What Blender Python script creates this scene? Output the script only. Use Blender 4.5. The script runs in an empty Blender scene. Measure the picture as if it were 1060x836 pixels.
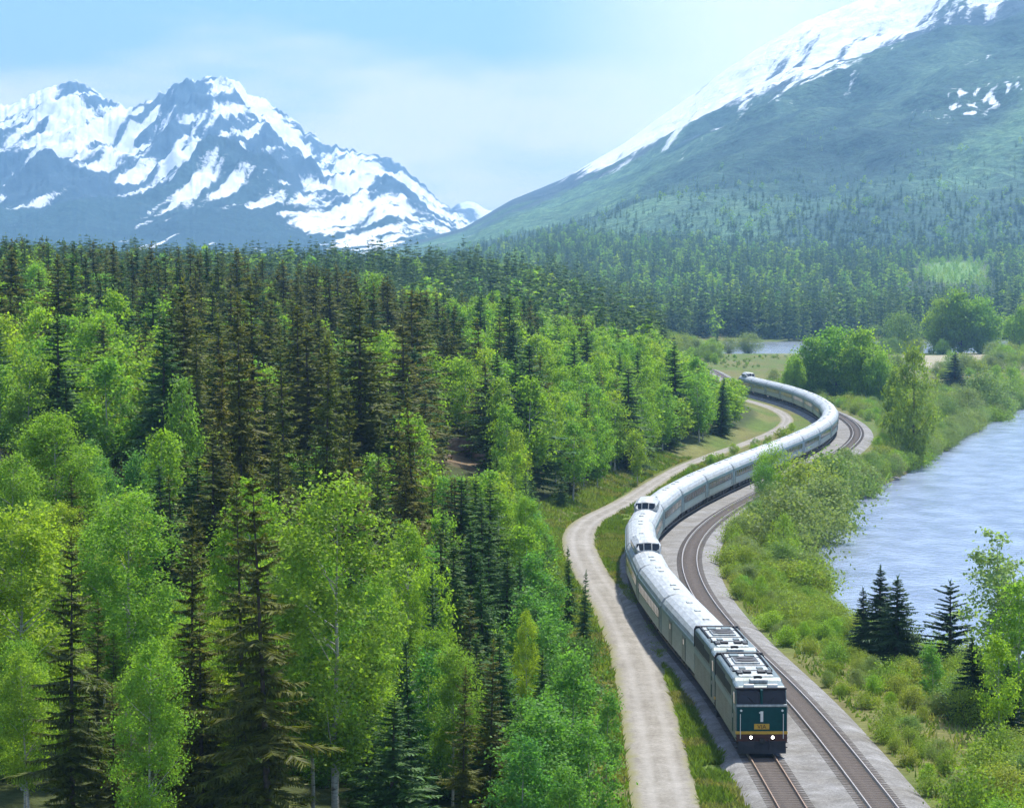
import bpy, bmesh, math, random
import numpy as np
from mathutils import Vector, Matrix

# ------------------------------------------------------------------ camera, sky, sun, exposure
SC = bpy.context.scene
COL = SC.collection
F, CX, CY, HOR, CAMZ = 3300.0, 530.0, 418.0, 288.0, 28.8
PITCH = math.atan((CY - HOR) / F)
cd = bpy.data.cameras.new('camera')
cam = bpy.data.objects.new('camera', cd); COL.objects.link(cam)
cam.location = (0, 0, CAMZ)
cam.rotation_euler = (math.pi / 2 - PITCH, 0, 0)
cd.sensor_width = 36.0; cd.sensor_fit = 'HORIZONTAL'
cd.lens = 36.0 * F / 1060.0
cd.clip_start = 1.0; cd.clip_end = 60000.0
SC.camera = cam

SUN_EL, SUN_AZ = math.radians(57), math.radians(27)     # azimuth clockwise from +Y (view direction)
W = bpy.data.worlds.new('World'); SC.world = W; W.use_nodes = True
nt = W.node_tree; nt.nodes.clear()
def wn(t, **k):
    n = nt.nodes.new(t)
    for a, b in k.items(): setattr(n, a, b)
    return n
wo = wn('ShaderNodeOutputWorld'); bg = wn('ShaderNodeBackground')
sky = wn('ShaderNodeTexSky', sky_type='NISHITA', sun_disc=False)
sky.sun_elevation = SUN_EL; sky.sun_rotation = SUN_AZ
sky.air_density = 1.0; sky.dust_density = 0.4; sky.ozone_density = 1.5; sky.altitude = 1000
tc = wn('ShaderNodeTexCoord')
mp = wn('ShaderNodeMapping'); mp.inputs['Scale'].default_value = (11, 11, 46)
n1 = wn('ShaderNodeTexNoise'); n1.inputs['Scale'].default_value = 1.0; n1.inputs['Detail'].default_value = 6; n1.inputs['Roughness'].default_value = .55
sx = wn('ShaderNodeSeparateXYZ')
# clouds: a bank low above the mountains, thinning upward; overhead cover added for neutral light
bank = wn('ShaderNodeValToRGB')
cr = bank.color_ramp
cr.elements[0].position = 0.0; cr.elements[0].color = (.40, .40, .40, 1)
cr.elements[1].position = 1.0; cr.elements[1].color = (.55, .55, .55, 1)
for p, v in ((.030, .70), (.052, .74), (.064, .60), (.076, .40), (.088, .27), (.12, .30), (.3, .45)):
    e = cr.elements.new(p); e.color = (v, v, v, 1)
madd = wn('ShaderNodeMath', operation='ADD')
mr = wn('ShaderNodeMapRange'); mr.inputs['From Min'].default_value = .95; mr.inputs['From Max'].default_value = 1.25
mix = wn('ShaderNodeMix', data_type='RGBA')
tint = wn('ShaderNodeMix', data_type='RGBA', blend_type='MULTIPLY'); tint.inputs[0].default_value = 1
L = nt.links.new
L(tc.outputs['Generated'], mp.inputs['Vector']); L(mp.outputs[0], n1.inputs['Vector'])
L(tc.outputs['Generated'], sx.inputs[0]); L(sx.outputs['Z'], bank.inputs[0])
L(n1.outputs['Fac'], madd.inputs[0]); L(bank.outputs[0], madd.inputs[1]); L(madd.outputs[0], mr.inputs['Value'])
L(sky.outputs[0], tint.inputs[6]); tint.inputs[7].default_value = (.74, .88, 1.06, 1)
low = wn('ShaderNodeMapRange', interpolation_type='SMOOTHSTEP'); low.inputs['From Min'].default_value = .04; low.inputs['From Max'].default_value = .35
low.inputs['To Min'].default_value = .42; low.inputs['To Max'].default_value = 1.0
lowm = wn('ShaderNodeVectorMath', operation='SCALE'); L(sx.outputs['Z'], low.inputs['Value']); L(tint.outputs[2], lowm.inputs[0]); L(low.outputs[0], lowm.inputs['Scale'])
L(lowm.outputs[0], mix.inputs[6]); mix.inputs[7].default_value = (4.6, 4.45, 4.5, 1)
L(mr.outputs[0], mix.inputs[0])
# flare-like glow added to the sky colour behind the right-hand ridge
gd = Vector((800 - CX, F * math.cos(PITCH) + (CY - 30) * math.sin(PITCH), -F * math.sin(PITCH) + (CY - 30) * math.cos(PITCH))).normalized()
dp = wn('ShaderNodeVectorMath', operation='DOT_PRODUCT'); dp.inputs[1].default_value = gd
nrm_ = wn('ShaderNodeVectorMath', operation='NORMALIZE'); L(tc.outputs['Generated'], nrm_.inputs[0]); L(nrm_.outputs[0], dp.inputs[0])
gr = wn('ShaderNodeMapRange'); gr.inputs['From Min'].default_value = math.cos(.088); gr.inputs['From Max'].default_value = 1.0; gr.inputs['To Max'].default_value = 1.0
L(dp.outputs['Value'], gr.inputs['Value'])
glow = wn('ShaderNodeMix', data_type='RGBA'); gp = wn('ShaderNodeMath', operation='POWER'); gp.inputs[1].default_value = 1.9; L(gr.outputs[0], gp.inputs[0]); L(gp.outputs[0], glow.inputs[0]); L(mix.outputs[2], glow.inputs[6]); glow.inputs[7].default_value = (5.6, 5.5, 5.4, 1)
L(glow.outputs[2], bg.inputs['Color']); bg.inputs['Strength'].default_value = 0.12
L(bg.outputs[0], wo.inputs['Surface'])

sd = bpy.data.lights.new('sun', 'SUN'); sd.energy = 3.6; sd.angle = math.radians(3); sd.color = (1, .96, .88)
sun = bpy.data.objects.new('sun', sd); COL.objects.link(sun)
SDIR = Vector((math.sin(SUN_AZ) * math.cos(SUN_EL), math.cos(SUN_AZ) * math.cos(SUN_EL), math.sin(SUN_EL)))
sun.rotation_euler = SDIR.to_track_quat('Z', 'Y').to_euler(); sun.location = (40, 300, 200)
vs = SC.view_settings
SC.display_settings.display_device = 'sRGB'
vs.view_transform = 'Standard'; vs.look = 'None'; vs.gamma = 1; vs.use_curve_mapping = False
vs.exposure = 1.1
cy = SC.cycles
cy.use_denoising = True
try: cy.denoiser = 'OPENIMAGEDENOISE'
except Exception: pass
cy.use_adaptive_sampling = True; cy.adaptive_threshold = .02
cy.max_bounces = 8; cy.diffuse_bounces = 4; cy.glossy_bounces = 2; cy.transmission_bounces = 4
cy.transparent_max_bounces = 4; cy.volume_bounces = 1
cy.caustics_reflective = False; cy.caustics_refractive = False

HAZE_DENSITY = 8.0e-5

# ------------------------------------------------------------------ helpers
RNG = np.random.default_rng(11)
random.seed(5)
def ray(px, py):
    a, b = px - CX, -(py - CY)
    c, s = math.cos(PITCH), math.sin(PITCH)
    d = np.array([a, F * c + b * s, -F * s + b * c]); return d
def at_z(px, py, z):
    d = ray(px, py); t = (z - CAMZ) / d[2]; return d[0] * t, d[1] * t
def x_at(px, D): return (px - CX) * D / F
def z_at(py, D): return CAMZ - (py - HOR) * D / F
def px_of(x, D): return CX + x * F / D
def py_of(z, D): return HOR + (CAMZ - z) * F / D

def hash2(ix, iy, seed):
    h = (ix.astype(np.int64) * 374761393 + iy.astype(np.int64) * 668265263 + seed * 982451653) & 0xffffffff
    h = ((h ^ (h >> 13)) * 1274126177) & 0xffffffff
    return ((h ^ (h >> 16)) & 0xffff) / 65535.0
def vnoise(x, y, seed=0):
    x = np.asarray(x, float); y = np.asarray(y, float)
    ix, iy = np.floor(x), np.floor(y); fx, fy = x - ix, y - iy
    fx = fx * fx * fx * (fx * (fx * 6 - 15) + 10); fy = fy * fy * fy * (fy * (fy * 6 - 15) + 10)
    a = hash2(ix, iy, seed); b = hash2(ix + 1, iy, seed); c = hash2(ix, iy + 1, seed); d = hash2(ix + 1, iy + 1, seed)
    return (a * (1 - fx) + b * fx) * (1 - fy) + (c * (1 - fx) + d * fx) * fy
def fbm(x, y, seed=0, oct=5, gain=.5):
    s = 0; a = 1; t = 0
    for o in range(oct):
        s = s + a * vnoise(x * 2 ** o, y * 2 ** o, seed + o * 17); t += a; a *= gain
    return s / t
def ridged(x, y, seed=0, oct=5, gain=.5):
    s = 0; a = 1; t = 0
    for o in range(oct):
        s = s + a * (1 - np.abs(2 * vnoise(x * 2 ** o, y * 2 ** o, seed + o * 31) - 1)); t += a; a *= gain
    return s / t
def smooth(a, b, v):
    t = np.clip((np.asarray(v, float) - a) / (b - a), 0, 1); return t * t * (3 - 2 * t)

def tag(o, label=None, cat=None, group=None, kind=None):
    if label: o['label'] = label
    if cat: o['category'] = cat
    if group: o['group'] = group
    if kind: o['kind'] = kind
    return o
def link(o, parent=None):
    COL.objects.link(o)
    if parent: o.parent = parent
    return o
def empty(name, loc=(0, 0, 0), rz=0):
    o = bpy.data.objects.new(name, None); o.empty_display_size = .5; COL.objects.link(o)
    o.location = loc; o.rotation_euler = (0, 0, rz); return o
def obj(name, bm, mat, parent=None, smooth_=False):
    me = bpy.data.meshes.new(name); bm.to_mesh(me); bm.free()
    for m in (mat if isinstance(mat, (list, tuple)) else [mat]): me.materials.append(m)
    if smooth_: me.shade_smooth()
    o = bpy.data.objects.new(name, me); return link(o, parent)
def kids(o): return [c for c in o.children]
def copy_tree(o, parent=None):
    c = o.copy(); COL.objects.link(c)
    if parent: c.parent = parent
    for ch in list(o.children): copy_tree(ch, c)
    return c
def fast_mesh(name, V, Fc, attrs=None, mats=(), mat_idx=None, smooth_=False):
    """V (n,3); Fc (m,3|4) int."""
    me = bpy.data.meshes.new(name)
    V = np.ascontiguousarray(V, dtype=np.float32); Fc = np.ascontiguousarray(Fc, dtype=np.int32)
    k = Fc.shape[1]
    me.vertices.add(len(V)); me.vertices.foreach_set('co', V.ravel())
    me.loops.add(Fc.size); me.loops.foreach_set('vertex_index', Fc.ravel())
    me.polygons.add(len(Fc))
    me.polygons.foreach_set('loop_start', np.arange(0, Fc.size, k, dtype=np.int32))
    if smooth_: me.polygons.foreach_set('use_smooth', np.ones(len(Fc), dtype=bool))
    for m in mats: me.materials.append(m)
    if mat_idx is not None: me.polygons.foreach_set('material_index', np.ascontiguousarray(mat_idx, dtype=np.int32))
    for nm, arr in (attrs or {}).items():
        arr = np.asarray(arr, dtype=np.float32)
        if arr.ndim == 1:
            a = me.attributes.new(nm, 'FLOAT', 'POINT'); a.data.foreach_set('value', np.ascontiguousarray(arr))
        else:
            a = me.attributes.new(nm, 'FLOAT_COLOR', 'POINT')
            c = np.ones((len(arr), 4), np.float32); c[:, :3] = arr; a.data.foreach_set('color', c.ravel())
    me.update(calc_edges=True)
    return me
def mesh_obj(name, me, parent=None): return link(bpy.data.objects.new(name, me), parent)
def grid_faces(nr, nc):
    i = np.arange((nr - 1) * nc).reshape(nr - 1, nc)[:, :-1].ravel()
    return np.stack([i, i + 1, i + nc + 1, i + nc], 1)

# bmesh shapes
def box(bm, x0, x1, y0, y1, z0, z1, bev=0):
    r = bmesh.ops.create_cube(bm, size=1)
    vs_ = r['verts']
    for v in vs_:
        v.co = Vector(((x0 + x1) / 2 + v.co.x * (x1 - x0), (y0 + y1) / 2 + v.co.y * (y1 - y0), (z0 + z1) / 2 + v.co.z * (z1 - z0)))
    if bev:
        es = list({e for v in vs_ for e in v.link_edges})
        bmesh.ops.bevel(bm, geom=es, offset=bev, segments=2, affect='EDGES', profile=.5)
def cyl(bm, p0, p1, r0, r1=None, seg=16):
    r1 = r0 if r1 is None else r1
    p0, p1 = Vector(p0), Vector(p1); d = p1 - p0
    res = bmesh.ops.create_cone(bm, cap_ends=True, segments=seg, radius1=r0, radius2=max(r1, 1e-4), depth=d.length)
    q = d.to_track_quat('Z', 'Y').to_matrix().to_4x4()
    bmesh.ops.transform(bm, matrix=Matrix.Translation((p0 + p1) / 2) @ q, verts=res['verts'])
def sweep(bm, sections):
    """list of rings (equal count, closed) -> skinned with end caps"""
    rings = [[bm.verts.new(p) for p in s] for s in sections]
    n = len(rings[0])
    for a, b in zip(rings[:-1], rings[1:]):
        for i in range(n):
            bm.faces.new((a[i], a[(i + 1) % n], b[(i + 1) % n], b[i]))
    bm.faces.new(list(reversed(rings[0]))); bm.faces.new(rings[-1])
    bmesh.ops.recalc_face_normals(bm, faces=bm.faces)
def tube(bm, pts, r, seg=6):
    for a, b in zip(pts[:-1], pts[1:]): cyl(bm, a, b, r, seg=seg)

# ------------------------------------------------------------------ materials
def mat(name):
    m = bpy.data.materials.new(name); m.use_nodes = True
    t = m.node_tree; b = t.nodes['Principled BSDF']; return m, t, b
def noise(t, scale, detail=4, rough=.55, coord='Object', vec=None, sc=None):
    n = t.nodes.new('ShaderNodeTexNoise'); n.inputs['Scale'].default_value = scale
    n.inputs['Detail'].default_value = detail; n.inputs['Roughness'].default_value = rough
    if vec is None:
        c = t.nodes.new('ShaderNodeTexCoord'); vec = c.outputs[coord]
    if sc is not None:
        mpn = t.nodes.new('ShaderNodeMapping'); mpn.inputs['Scale'].default_value = sc
        t.links.new(vec, mpn.inputs[0]); vec = mpn.outputs[0]
    t.links.new(vec, n.inputs['Vector']); return n.outputs['Fac']
def ramp(t, fac, stops):
    r = t.nodes.new('ShaderNodeValToRGB'); e = r.color_ramp.elements
    e[0].position, e[0].color = stops[0][0], (*stops[0][1], 1)
    e[1].position, e[1].color = stops[-1][0], (*stops[-1][1], 1)
    for p, c in stops[1:-1]:
        q = e.new(p); q.color = (*c, 1)
    t.links.new(fac, r.inputs[0]); return r.outputs[0]
def math_(t, op, a, b=None, clamp=False):
    n = t.nodes.new('ShaderNodeMath'); n.operation = op; n.use_clamp = clamp
    for i, v in enumerate((a, b)):
        if v is None: continue
        if isinstance(v, (int, float)): n.inputs[i].default_value = v
        else: t.links.new(v, n.inputs[i])
    return n.outputs[0]
def mixc(t, fac, a, b, mode='MIX'):
    n = t.nodes.new('ShaderNodeMix'); n.data_type = 'RGBA'; n.blend_type = mode
    for i, v in ((0, fac), (6, a), (7, b)):
        if isinstance(v, (int, float)): n.inputs[i].default_value = v
        elif isinstance(v, tuple): n.inputs[i].default_value = (*v, 1)
        else: t.links.new(v, n.inputs[i])
    return n.outputs[2]
def attr(t, name, out='Fac'):
    n = t.nodes.new('ShaderNodeAttribute'); n.attribute_name = name; return n.outputs[out]
def bump(t, b, h, strength, dist):
    n = t.nodes.new('ShaderNodeBump'); n.inputs['Strength'].default_value = strength; n.inputs['Distance'].default_value = dist
    t.links.new(h, n.inputs['Height']); t.links.new(n.outputs[0], b.inputs['Normal'])
def simple(name, col, rough=.6, metal=0, var=.25, nscale=6, bmp=0, emit=0):
    m, t, b = mat(name)
    f = noise(t, nscale, 5)
    lo = tuple(c * (1 - var) for c in col); hi = tuple(min(1, c * (1 + var)) for c in col)
    t.links.new(ramp(t, f, [(.3, lo), (.7, hi)]), b.inputs['Base Color'])
    b.inputs['Roughness'].default_value = rough; b.inputs['Metallic'].default_value = metal
    if bmp: bump(t, b, f, bmp, .02)
    if emit:
        b.inputs['Emission Color'].default_value = (1, .93, .78, 1); b.inputs['Emission Strength'].default_value = emit
    return m
def leaf_mat(name, stops, transl=.35, leafvar=.35, rough=.55):
    """stops: colour ramp across trees; per-leaf variation from attribute v; per-tree from attribute t + object random"""
    m, t, b = mat(name)
    oi = t.nodes.new('ShaderNodeObjectInfo')
    f = math_(t, 'FRACT', math_(t, 'ADD', oi.outputs['Random'], attr(t, 't')))
    col = ramp(t, f, stops)
    v = attr(t, 'v')
    n = t.nodes.new('ShaderNodeMapRange'); n.inputs['To Min'].default_value = 1 - leafvar; n.inputs['To Max'].default_value = 1 + leafvar
    t.links.new(v, n.inputs['Value'])
    vm = t.nodes.new('ShaderNodeVectorMath'); vm.operation = 'SCALE'
    t.links.new(col, vm.inputs[0]); t.links.new(n.outputs[0], vm.inputs['Scale'])
    t.links.new(vm.outputs[0], b.inputs['Base Color'])
    b.inputs['Roughness'].default_value = rough; b.inputs['Specular IOR Level'].default_value = .10
    tr = t.nodes.new('ShaderNodeBsdfTranslucent')
    w = t.nodes.new('ShaderNodeVectorMath'); w.operation = 'MULTIPLY'; w.inputs[1].default_value = (1.25, 1.3, .55)
    t.links.new(vm.outputs[0], w.inputs[0]); t.links.new(w.outputs[0], tr.inputs[0])
    ms = t.nodes.new('ShaderNodeMixShader'); ms.inputs[0].default_value = transl
    t.links.new(b.outputs[0], ms.inputs[1]); t.links.new(tr.outputs[0], ms.inputs[2])
    t.links.new(ms.outputs[0], t.nodes['Material Output'].inputs['Surface'])
    return m

M = {}
M['spruce'] = leaf_mat('spruce_needles', [(0, (.105, .135, .028)), (.35, (.155, .160, .030)), (.7, (.110, .165, .032)), (1, (.175, .165, .034))], .40, .45)
M['fir'] = leaf_mat('fir_needles', [(0, (.070, .155, .042)), (.5, (.105, .19, .044)), (1, (.075, .165, .060))], .38, .4)
M['darkfir'] = leaf_mat('dark_fir_needles', [(0, (.036, .080, .030)), (1, (.055, .11, .034))], .22, .4)
M['far'] = leaf_mat('far_needles', [(0, (.060, .120, .046)), (.45, (.090, .16, .052)), (.8, (.14, .22, .058)), (1, (.20, .29, .075))], .34, .4)
M['aspen'] = leaf_mat('aspen_leaves', [(0, (.20, .34, .042)), (.3, (.26, .40, .042)), (.6, (.16, .33, .060)), (.8, (.33, .43, .042)), (1, (.17, .30, .052))], .50, .35)
M['teal'] = leaf_mat('young_aspen_leaves', [(0, (.11, .28, .065)), (.5, (.16, .33, .060)), (1, (.13, .29, .075))], .48, .35)
M['willow'] = leaf_mat('willow_leaves', [(0, (.25, .32, .045)), (.4, (.17, .29, .04)), (.75, (.30, .34, .060)), (1, (.22, .32, .065))], .42, .35)
M['olive'] = leaf_mat('olive_shrub_leaves', [(0, (.20, .28, .080)), (.5, (.23, .28, .105)), (1, (.17, .28, .070))], .38, .35)
M['poplar'] = leaf_mat('poplar_leaves', [(0, (.26, .37, .16)), (1, (.29, .40, .15))], .42, .3)
M['grass'] = leaf_mat('grass_blades', [(0, (.12, .19, .03)), (.4, (.17, .25, .04)), (.7, (.21, .26, .055)), (1, (.24, .23, .09))], .38, .35)
M['bark'] = simple('conifer_bark', (.075, .058, .045), .9, var=.4, nscale=5, bmp=.4)
M['grey_bark'] = simple('dead_branch_bark', (.10, .09, .08), .9, var=.4, nscale=5, bmp=.4)
def birch_bark():
    m, t, b = mat('pale_birch_bark')
    f = noise(t, 1.0, 5, .7, sc=(3, 3, 14))
    t.links.new(ramp(t, f, [(.36, (.06, .05, .04)), (.46, (.42, .40, .34)), (.8, (.62, .60, .53))]), b.inputs['Base Color'])
    b.inputs['Roughness'].default_value = .8; return m
M['birch'] = birch_bark()

# ------------------------------------------------------------------ the lie of the land
def spline(pts):
    """natural cubic through (t, v) points; returns vectorised fn"""
    t = np.array([p[0] for p in pts], float); v = np.array([p[1] for p in pts], float); n = len(t)
    h = np.diff(t); A = np.zeros((n, n)); r = np.zeros(n); A[0, 0] = A[-1, -1] = 1
    for i in range(1, n - 1):
        A[i, i - 1], A[i, i], A[i, i + 1] = h[i - 1], 2 * (h[i - 1] + h[i]), h[i]
        r[i] = 6 * ((v[i + 1] - v[i]) / h[i] - (v[i] - v[i - 1]) / h[i - 1])
    m = np.linalg.solve(A, r)
    def f(x):
        x = np.clip(np.asarray(x, float), t[0], t[-1]); i = np.clip(np.searchsorted(t, x) - 1, 0, n - 2)
        a = (t[i + 1] - x); b = (x - t[i]); hh = h[i]
        return m[i] * a ** 3 / (6 * hh) + m[i + 1] * b ** 3 / (6 * hh) + (v[i] / hh - m[i] * hh / 6) * a + (v[i + 1] / hh - m[i + 1] * hh / 6) * b
    return f
track_x = spline([(60, 16.0), (120, 15.6), (192, 15.1), (222, 14.4), (250, 13.2), (285, 12.3), (312, 12.6), (342, 14.3), (372, 17.8), (417, 25.8), (465, 36.0),
                  (525, 48.6), (590, 58.9), (640, 63.0), (690, 64.4), (740, 63.6), (790, 60.8), (850, 58.2), (922, 57.2), (1000, 58), (1120, 52), (1300, 22), (1500, -40)])
road_pts = [(60, 7.6), (120, 8.0), (178, 8.7), (218, 9.4), (255, 9.6), (290, 8.9), (327, 7.7), (358, 7.6), (388, 9.9), (409, 13.5), (450, 19.5), (501, 27.5), (555, 39), (618, 51.5),
            (660, 57.0), (700, 58.8), (740, 58.0), (790, 55.0), (850, 52.6), (922, 51.6), (1000, 52.4), (1120, 46), (1300, 16), (1500, -46)]
road_x = spline(road_pts)
def shore_x(y):
    p = [(60, 90), (100, 78), (200, 60), (240, 49), (270, 39), (300, 33.5), (326, 31.6), (357, 33), (389, 36.6), (429, 42), (461, 48), (502, 57), (552, 69.5), (613, 84), (710, 104), (858, 141), (950, 210), (1100, 420), (1300, 900), (60000, 3000)]
    x = np.interp(y, [a for a, b in p], [b for a, b in p])
    return x + 1.6 * (fbm(np.asarray(y) * .09, np.asarray(y) * 0 + 3.3, 5, 3) - .5) * np.clip(np.asarray(y) / 300, .6, 2)
def ground(x, y):
    x = np.asarray(x, float); y = np.asarray(y, float)
    yc = np.clip(y, 60, 1500)
    tx = track_x(yc); rx = road_x(yc); sx_ = shore_x(y)
    z = np.full(np.broadcast(x, y).shape, -.62)
    # right bank to the water
    e = tx + 8.6
    t = np.clip((x - e) / np.maximum(sx_ - e, 2), 0, 4)
    far = smooth(820, 1000, y)
    bank = -4.5 * np.clip(t, 0, 1) ** 1.35 - np.clip((x - sx_) * .22, 0, 3.5)
    z = z + bank * (1 - far)
    # left hill
    s = np.clip(rx - 3.4 - x, 0, 175)
    ramp_ = .10 + .90 * smooth(140, 270, y)
    rise = 6.6 * (1 - np.exp(-s / 27.0)) + .092 * s
    endr = (1 - .75 * smooth(760, 1150, y)) * (1 - smooth(1500, 2200, y))
    z = z + rise * ramp_ * endr
    z = z + (fbm(x * .035, y * .02, 9, 4) - .5) * 3.2 * smooth(2, 22, s) * ramp_
    z = z + (fbm(x * .2, y * .12, 19, 3) - .5) * .7 * smooth(0, 4, s)
    # far ridge on the left
    z = z + 23 * smooth(900, 1320, y) * smooth(85, -15, x) * (1 - .85 * smooth(1500, 2300, y))
    # river behind the bend
    rc = 1415 + (x - 110) * .15
    riv = np.exp(-((y - rc) / 135) ** 6) * smooth(62, 84, x)
    z = z - 2.6 * riv
    # forested slope beyond
    z = z + 3.5 * smooth(1560, 1700, y) + 50 * np.clip((y - 1700) / 1500, 0, 1.6) ** 1.25 * smooth(-.035, .02, x / np.maximum(y, 1)) + (fbm(x * .004, y * .003, 29, 3) - .5) * 16 * smooth(1650, 2200, y)
    return z

# ------------------------------------------------------------------ terrain sheet
def terrain():
    D = np.concatenate([np.exp(np.arange(math.log(40), math.log(1000), .0075)), np.exp(np.arange(math.log(1000), math.log(3600), .012)), np.exp(np.arange(math.log(3600), math.log(14000), .05))])
    u = np.concatenate([np.linspace(-1700, -140, 40), np.linspace(-130, 1190, 400), np.linspace(1200, 2700, 40)])
    X = (u[None, :] - CX) / F * np.maximum(D, 90)[:, None]; Y = np.repeat(D[:, None], len(u), 1)
    Z = ground(X, Y)
    x, y, z = X.ravel(), Y.ravel(), Z.ravel()
    yc = np.clip(y, 60, 1500)
    s = road_x(yc) - 3.0 - x
    r = x - track_x(yc)
    g1 = fbm(x * .25, y * .12, 41, 4); g2 = fbm(x * .06, y * .03, 43, 4)
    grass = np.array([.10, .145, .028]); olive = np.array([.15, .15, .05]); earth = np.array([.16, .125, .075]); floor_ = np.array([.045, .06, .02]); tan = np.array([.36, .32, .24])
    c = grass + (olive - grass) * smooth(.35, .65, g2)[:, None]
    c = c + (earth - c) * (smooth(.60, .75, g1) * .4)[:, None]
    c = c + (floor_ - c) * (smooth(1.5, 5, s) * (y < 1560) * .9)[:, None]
    # shingle flats by the river
    fl = smooth(.47, .56, fbm(x * .02, y * .011, 51, 3)) * smooth(1000, 1080, y) * smooth(1290, 1240, y) * smooth(95, 125, x)
    c = c + (tan - c) * (fl * .9)[:, None]
    # dry verge of the road on the hill side, shore mud
    c = c + (np.array([.26, .215, .13]) - c) * (smooth(4.2, 2.6, np.abs(s + .2) * 1.6) * .0)[:, None]
    dry = smooth(.45, .62, fbm(x * .12, y * .05, 61, 4)) * ((s > -.5) & (s < 3.2))
    c = c + (np.array([.19, .19, .06]) - c) * (dry * .45)[:, None]
    shore = smooth(-3.9, -4.7, z) * (y < 900)
    c = c + (np.array([.09, .08, .06]) - c) * (shore * .8)[:, None]
    slip = smooth(1.1, .6, np.sqrt(((x + 6.6) / 4.2) ** 2 + ((y - 418) / 11) ** 2) + (g1 - .5) * .9)
    c = c + (np.array([.25, .175, .125]) - c) * (slip * .8)[:, None]
    strip = smooth(1.6, 2.1, x - road_x(yc)) * smooth(-2.2, -2.8, r) * (y < 420)
    c = c + (np.array([.12, .18, .035]) - c) * (strip * .85)[:, None]
    # bright clearing on the far slope
    clr = smooth(1, .6, np.sqrt(((px_of(x, y) - 985) / 44) ** 2 + ((y - 2620) / 330) ** 2))
    c = c + (np.array([.14, .24, .05]) - c) * clr[:, None]
    ff = smooth(1560, 1700, y) * (1 - clr)
    c = c + (np.array([.045, .075, .03]) - c) * ff[:, None]
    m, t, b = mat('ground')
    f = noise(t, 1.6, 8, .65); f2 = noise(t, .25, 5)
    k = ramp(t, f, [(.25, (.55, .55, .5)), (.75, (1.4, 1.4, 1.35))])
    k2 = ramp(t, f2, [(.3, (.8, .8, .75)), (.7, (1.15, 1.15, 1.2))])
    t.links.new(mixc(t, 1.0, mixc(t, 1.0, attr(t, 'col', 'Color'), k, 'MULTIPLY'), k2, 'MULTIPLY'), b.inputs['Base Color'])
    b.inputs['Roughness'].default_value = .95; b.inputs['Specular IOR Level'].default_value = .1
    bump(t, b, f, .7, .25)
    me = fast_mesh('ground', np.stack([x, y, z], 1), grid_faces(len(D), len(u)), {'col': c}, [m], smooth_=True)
    tag(mesh_obj('ground', me), kind='structure')
terrain()

# ribbon along the track / road
def ribbon(name, path, ys, prof, matl, zf=None, wf=None, kind='structure'):
    """prof: list of (offset, z). Points are laid square to the path."""
    ys = np.asarray(ys, float)
    x = path(ys); dx = (path(ys + .5) - path(ys - .5)); ln = np.sqrt(dx ** 2 + 1); nx, ny = 1 / ln, -dx / ln
    V, O = [], []
    for j, (o, z) in enumerate(prof):
        off = o if wf is None else wf(o, ys)
        zz = z if zf is None else zf(o, z, x + nx * off, ys + ny * off)
        V.append(np.stack([x + nx * off, ys + ny * off, np.broadcast_to(zz, ys.shape)], 1)); O.append(np.full(len(ys), o, float))
    V = np.stack(V, 1).reshape(-1, 3); O = np.stack(O, 1).ravel()
    me = fast_mesh(name, V, grid_faces(len(ys), len(prof)), {'off': O}, [matl], smooth_=True)
    return mesh_obj(name, me)
GAUGE = 5.0
def ballast_mat():
    m, t, b = mat('ballast_stone')
    o = attr(t, 'off')
    f = noise(t, 5, 8, .85); g = noise(t, .7, 5, .6); f3 = noise(t, 2.2, 4, .6)
    base = ramp(t, f, [(.28, (.11, .108, .10)), (.5, (.245, .24, .23)), (.75, (.45, .445, .43))])
    base = mixc(t, 1.0, base, ramp(t, g, [(.3, (.70, .69, .66)), (.7, (1.15, 1.15, 1.15))]), 'MULTIPLY')
    base = mixc(t, 1.0, base, ramp(t, noise(t, .16, 4, .6), [(.35, (.80, .77, .72)), (.65, (1.08, 1.08, 1.1))]), 'MULTIPLY')
    brown = ramp(t, f, [(.3, (.045, .036, .03)), (.7, (.15, .12, .10))])
    d1 = math_(t, 'ABSOLUTE', o); d2 = math_(t, 'ABSOLUTE', math_(t, 'SUBTRACT', o, GAUGE))
    d = math_(t, 'ADD', math_(t, 'MINIMUM', d1, d2), math_(t, 'MULTIPLY', math_(t, 'SUBTRACT', f3, .5), .8))
    n = t.nodes.new('ShaderNodeMapRange'); n.inputs['From Min'].default_value = 1.25; n.inputs['From Max'].default_value = .75; n.interpolation_type = 'SMOOTHSTEP'
    t.links.new(d, n.inputs['Value'])
    c = mixc(t, n.outputs[0], base, brown)
    # grass and dust creeping in from the edges
    e1 = t.nodes.new('ShaderNodeMapRange'); e1.inputs['From Min'].default_value = 2.9; e1.inputs['From Max'].default_value = 4.4
    t.links.new(math_(t, 'ADD', math_(t, 'ABSOLUTE', math_(t, 'SUBTRACT', o, 2.5)), math_(t, 'MULTIPLY', math_(t, 'SUBTRACT', g, .5), 2.0)), e1.inputs['Value'])
    e2 = math_(t, 'SUBTRACT', e1.outputs[0], 1.1, True)
    c = mixc(t, e2, c, (.16, .17, .06))
    t.links.new(c, b.inputs['Base Color']); b.inputs['Roughness'].default_value = .95; b.inputs['Specular IOR Level'].default_value = .15
    bump(t, b, f, .9, .06); return m
ysT = np.concatenate([np.arange(60, 420, 1.5), np.arange(420, 1400, 3.0)])
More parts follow.
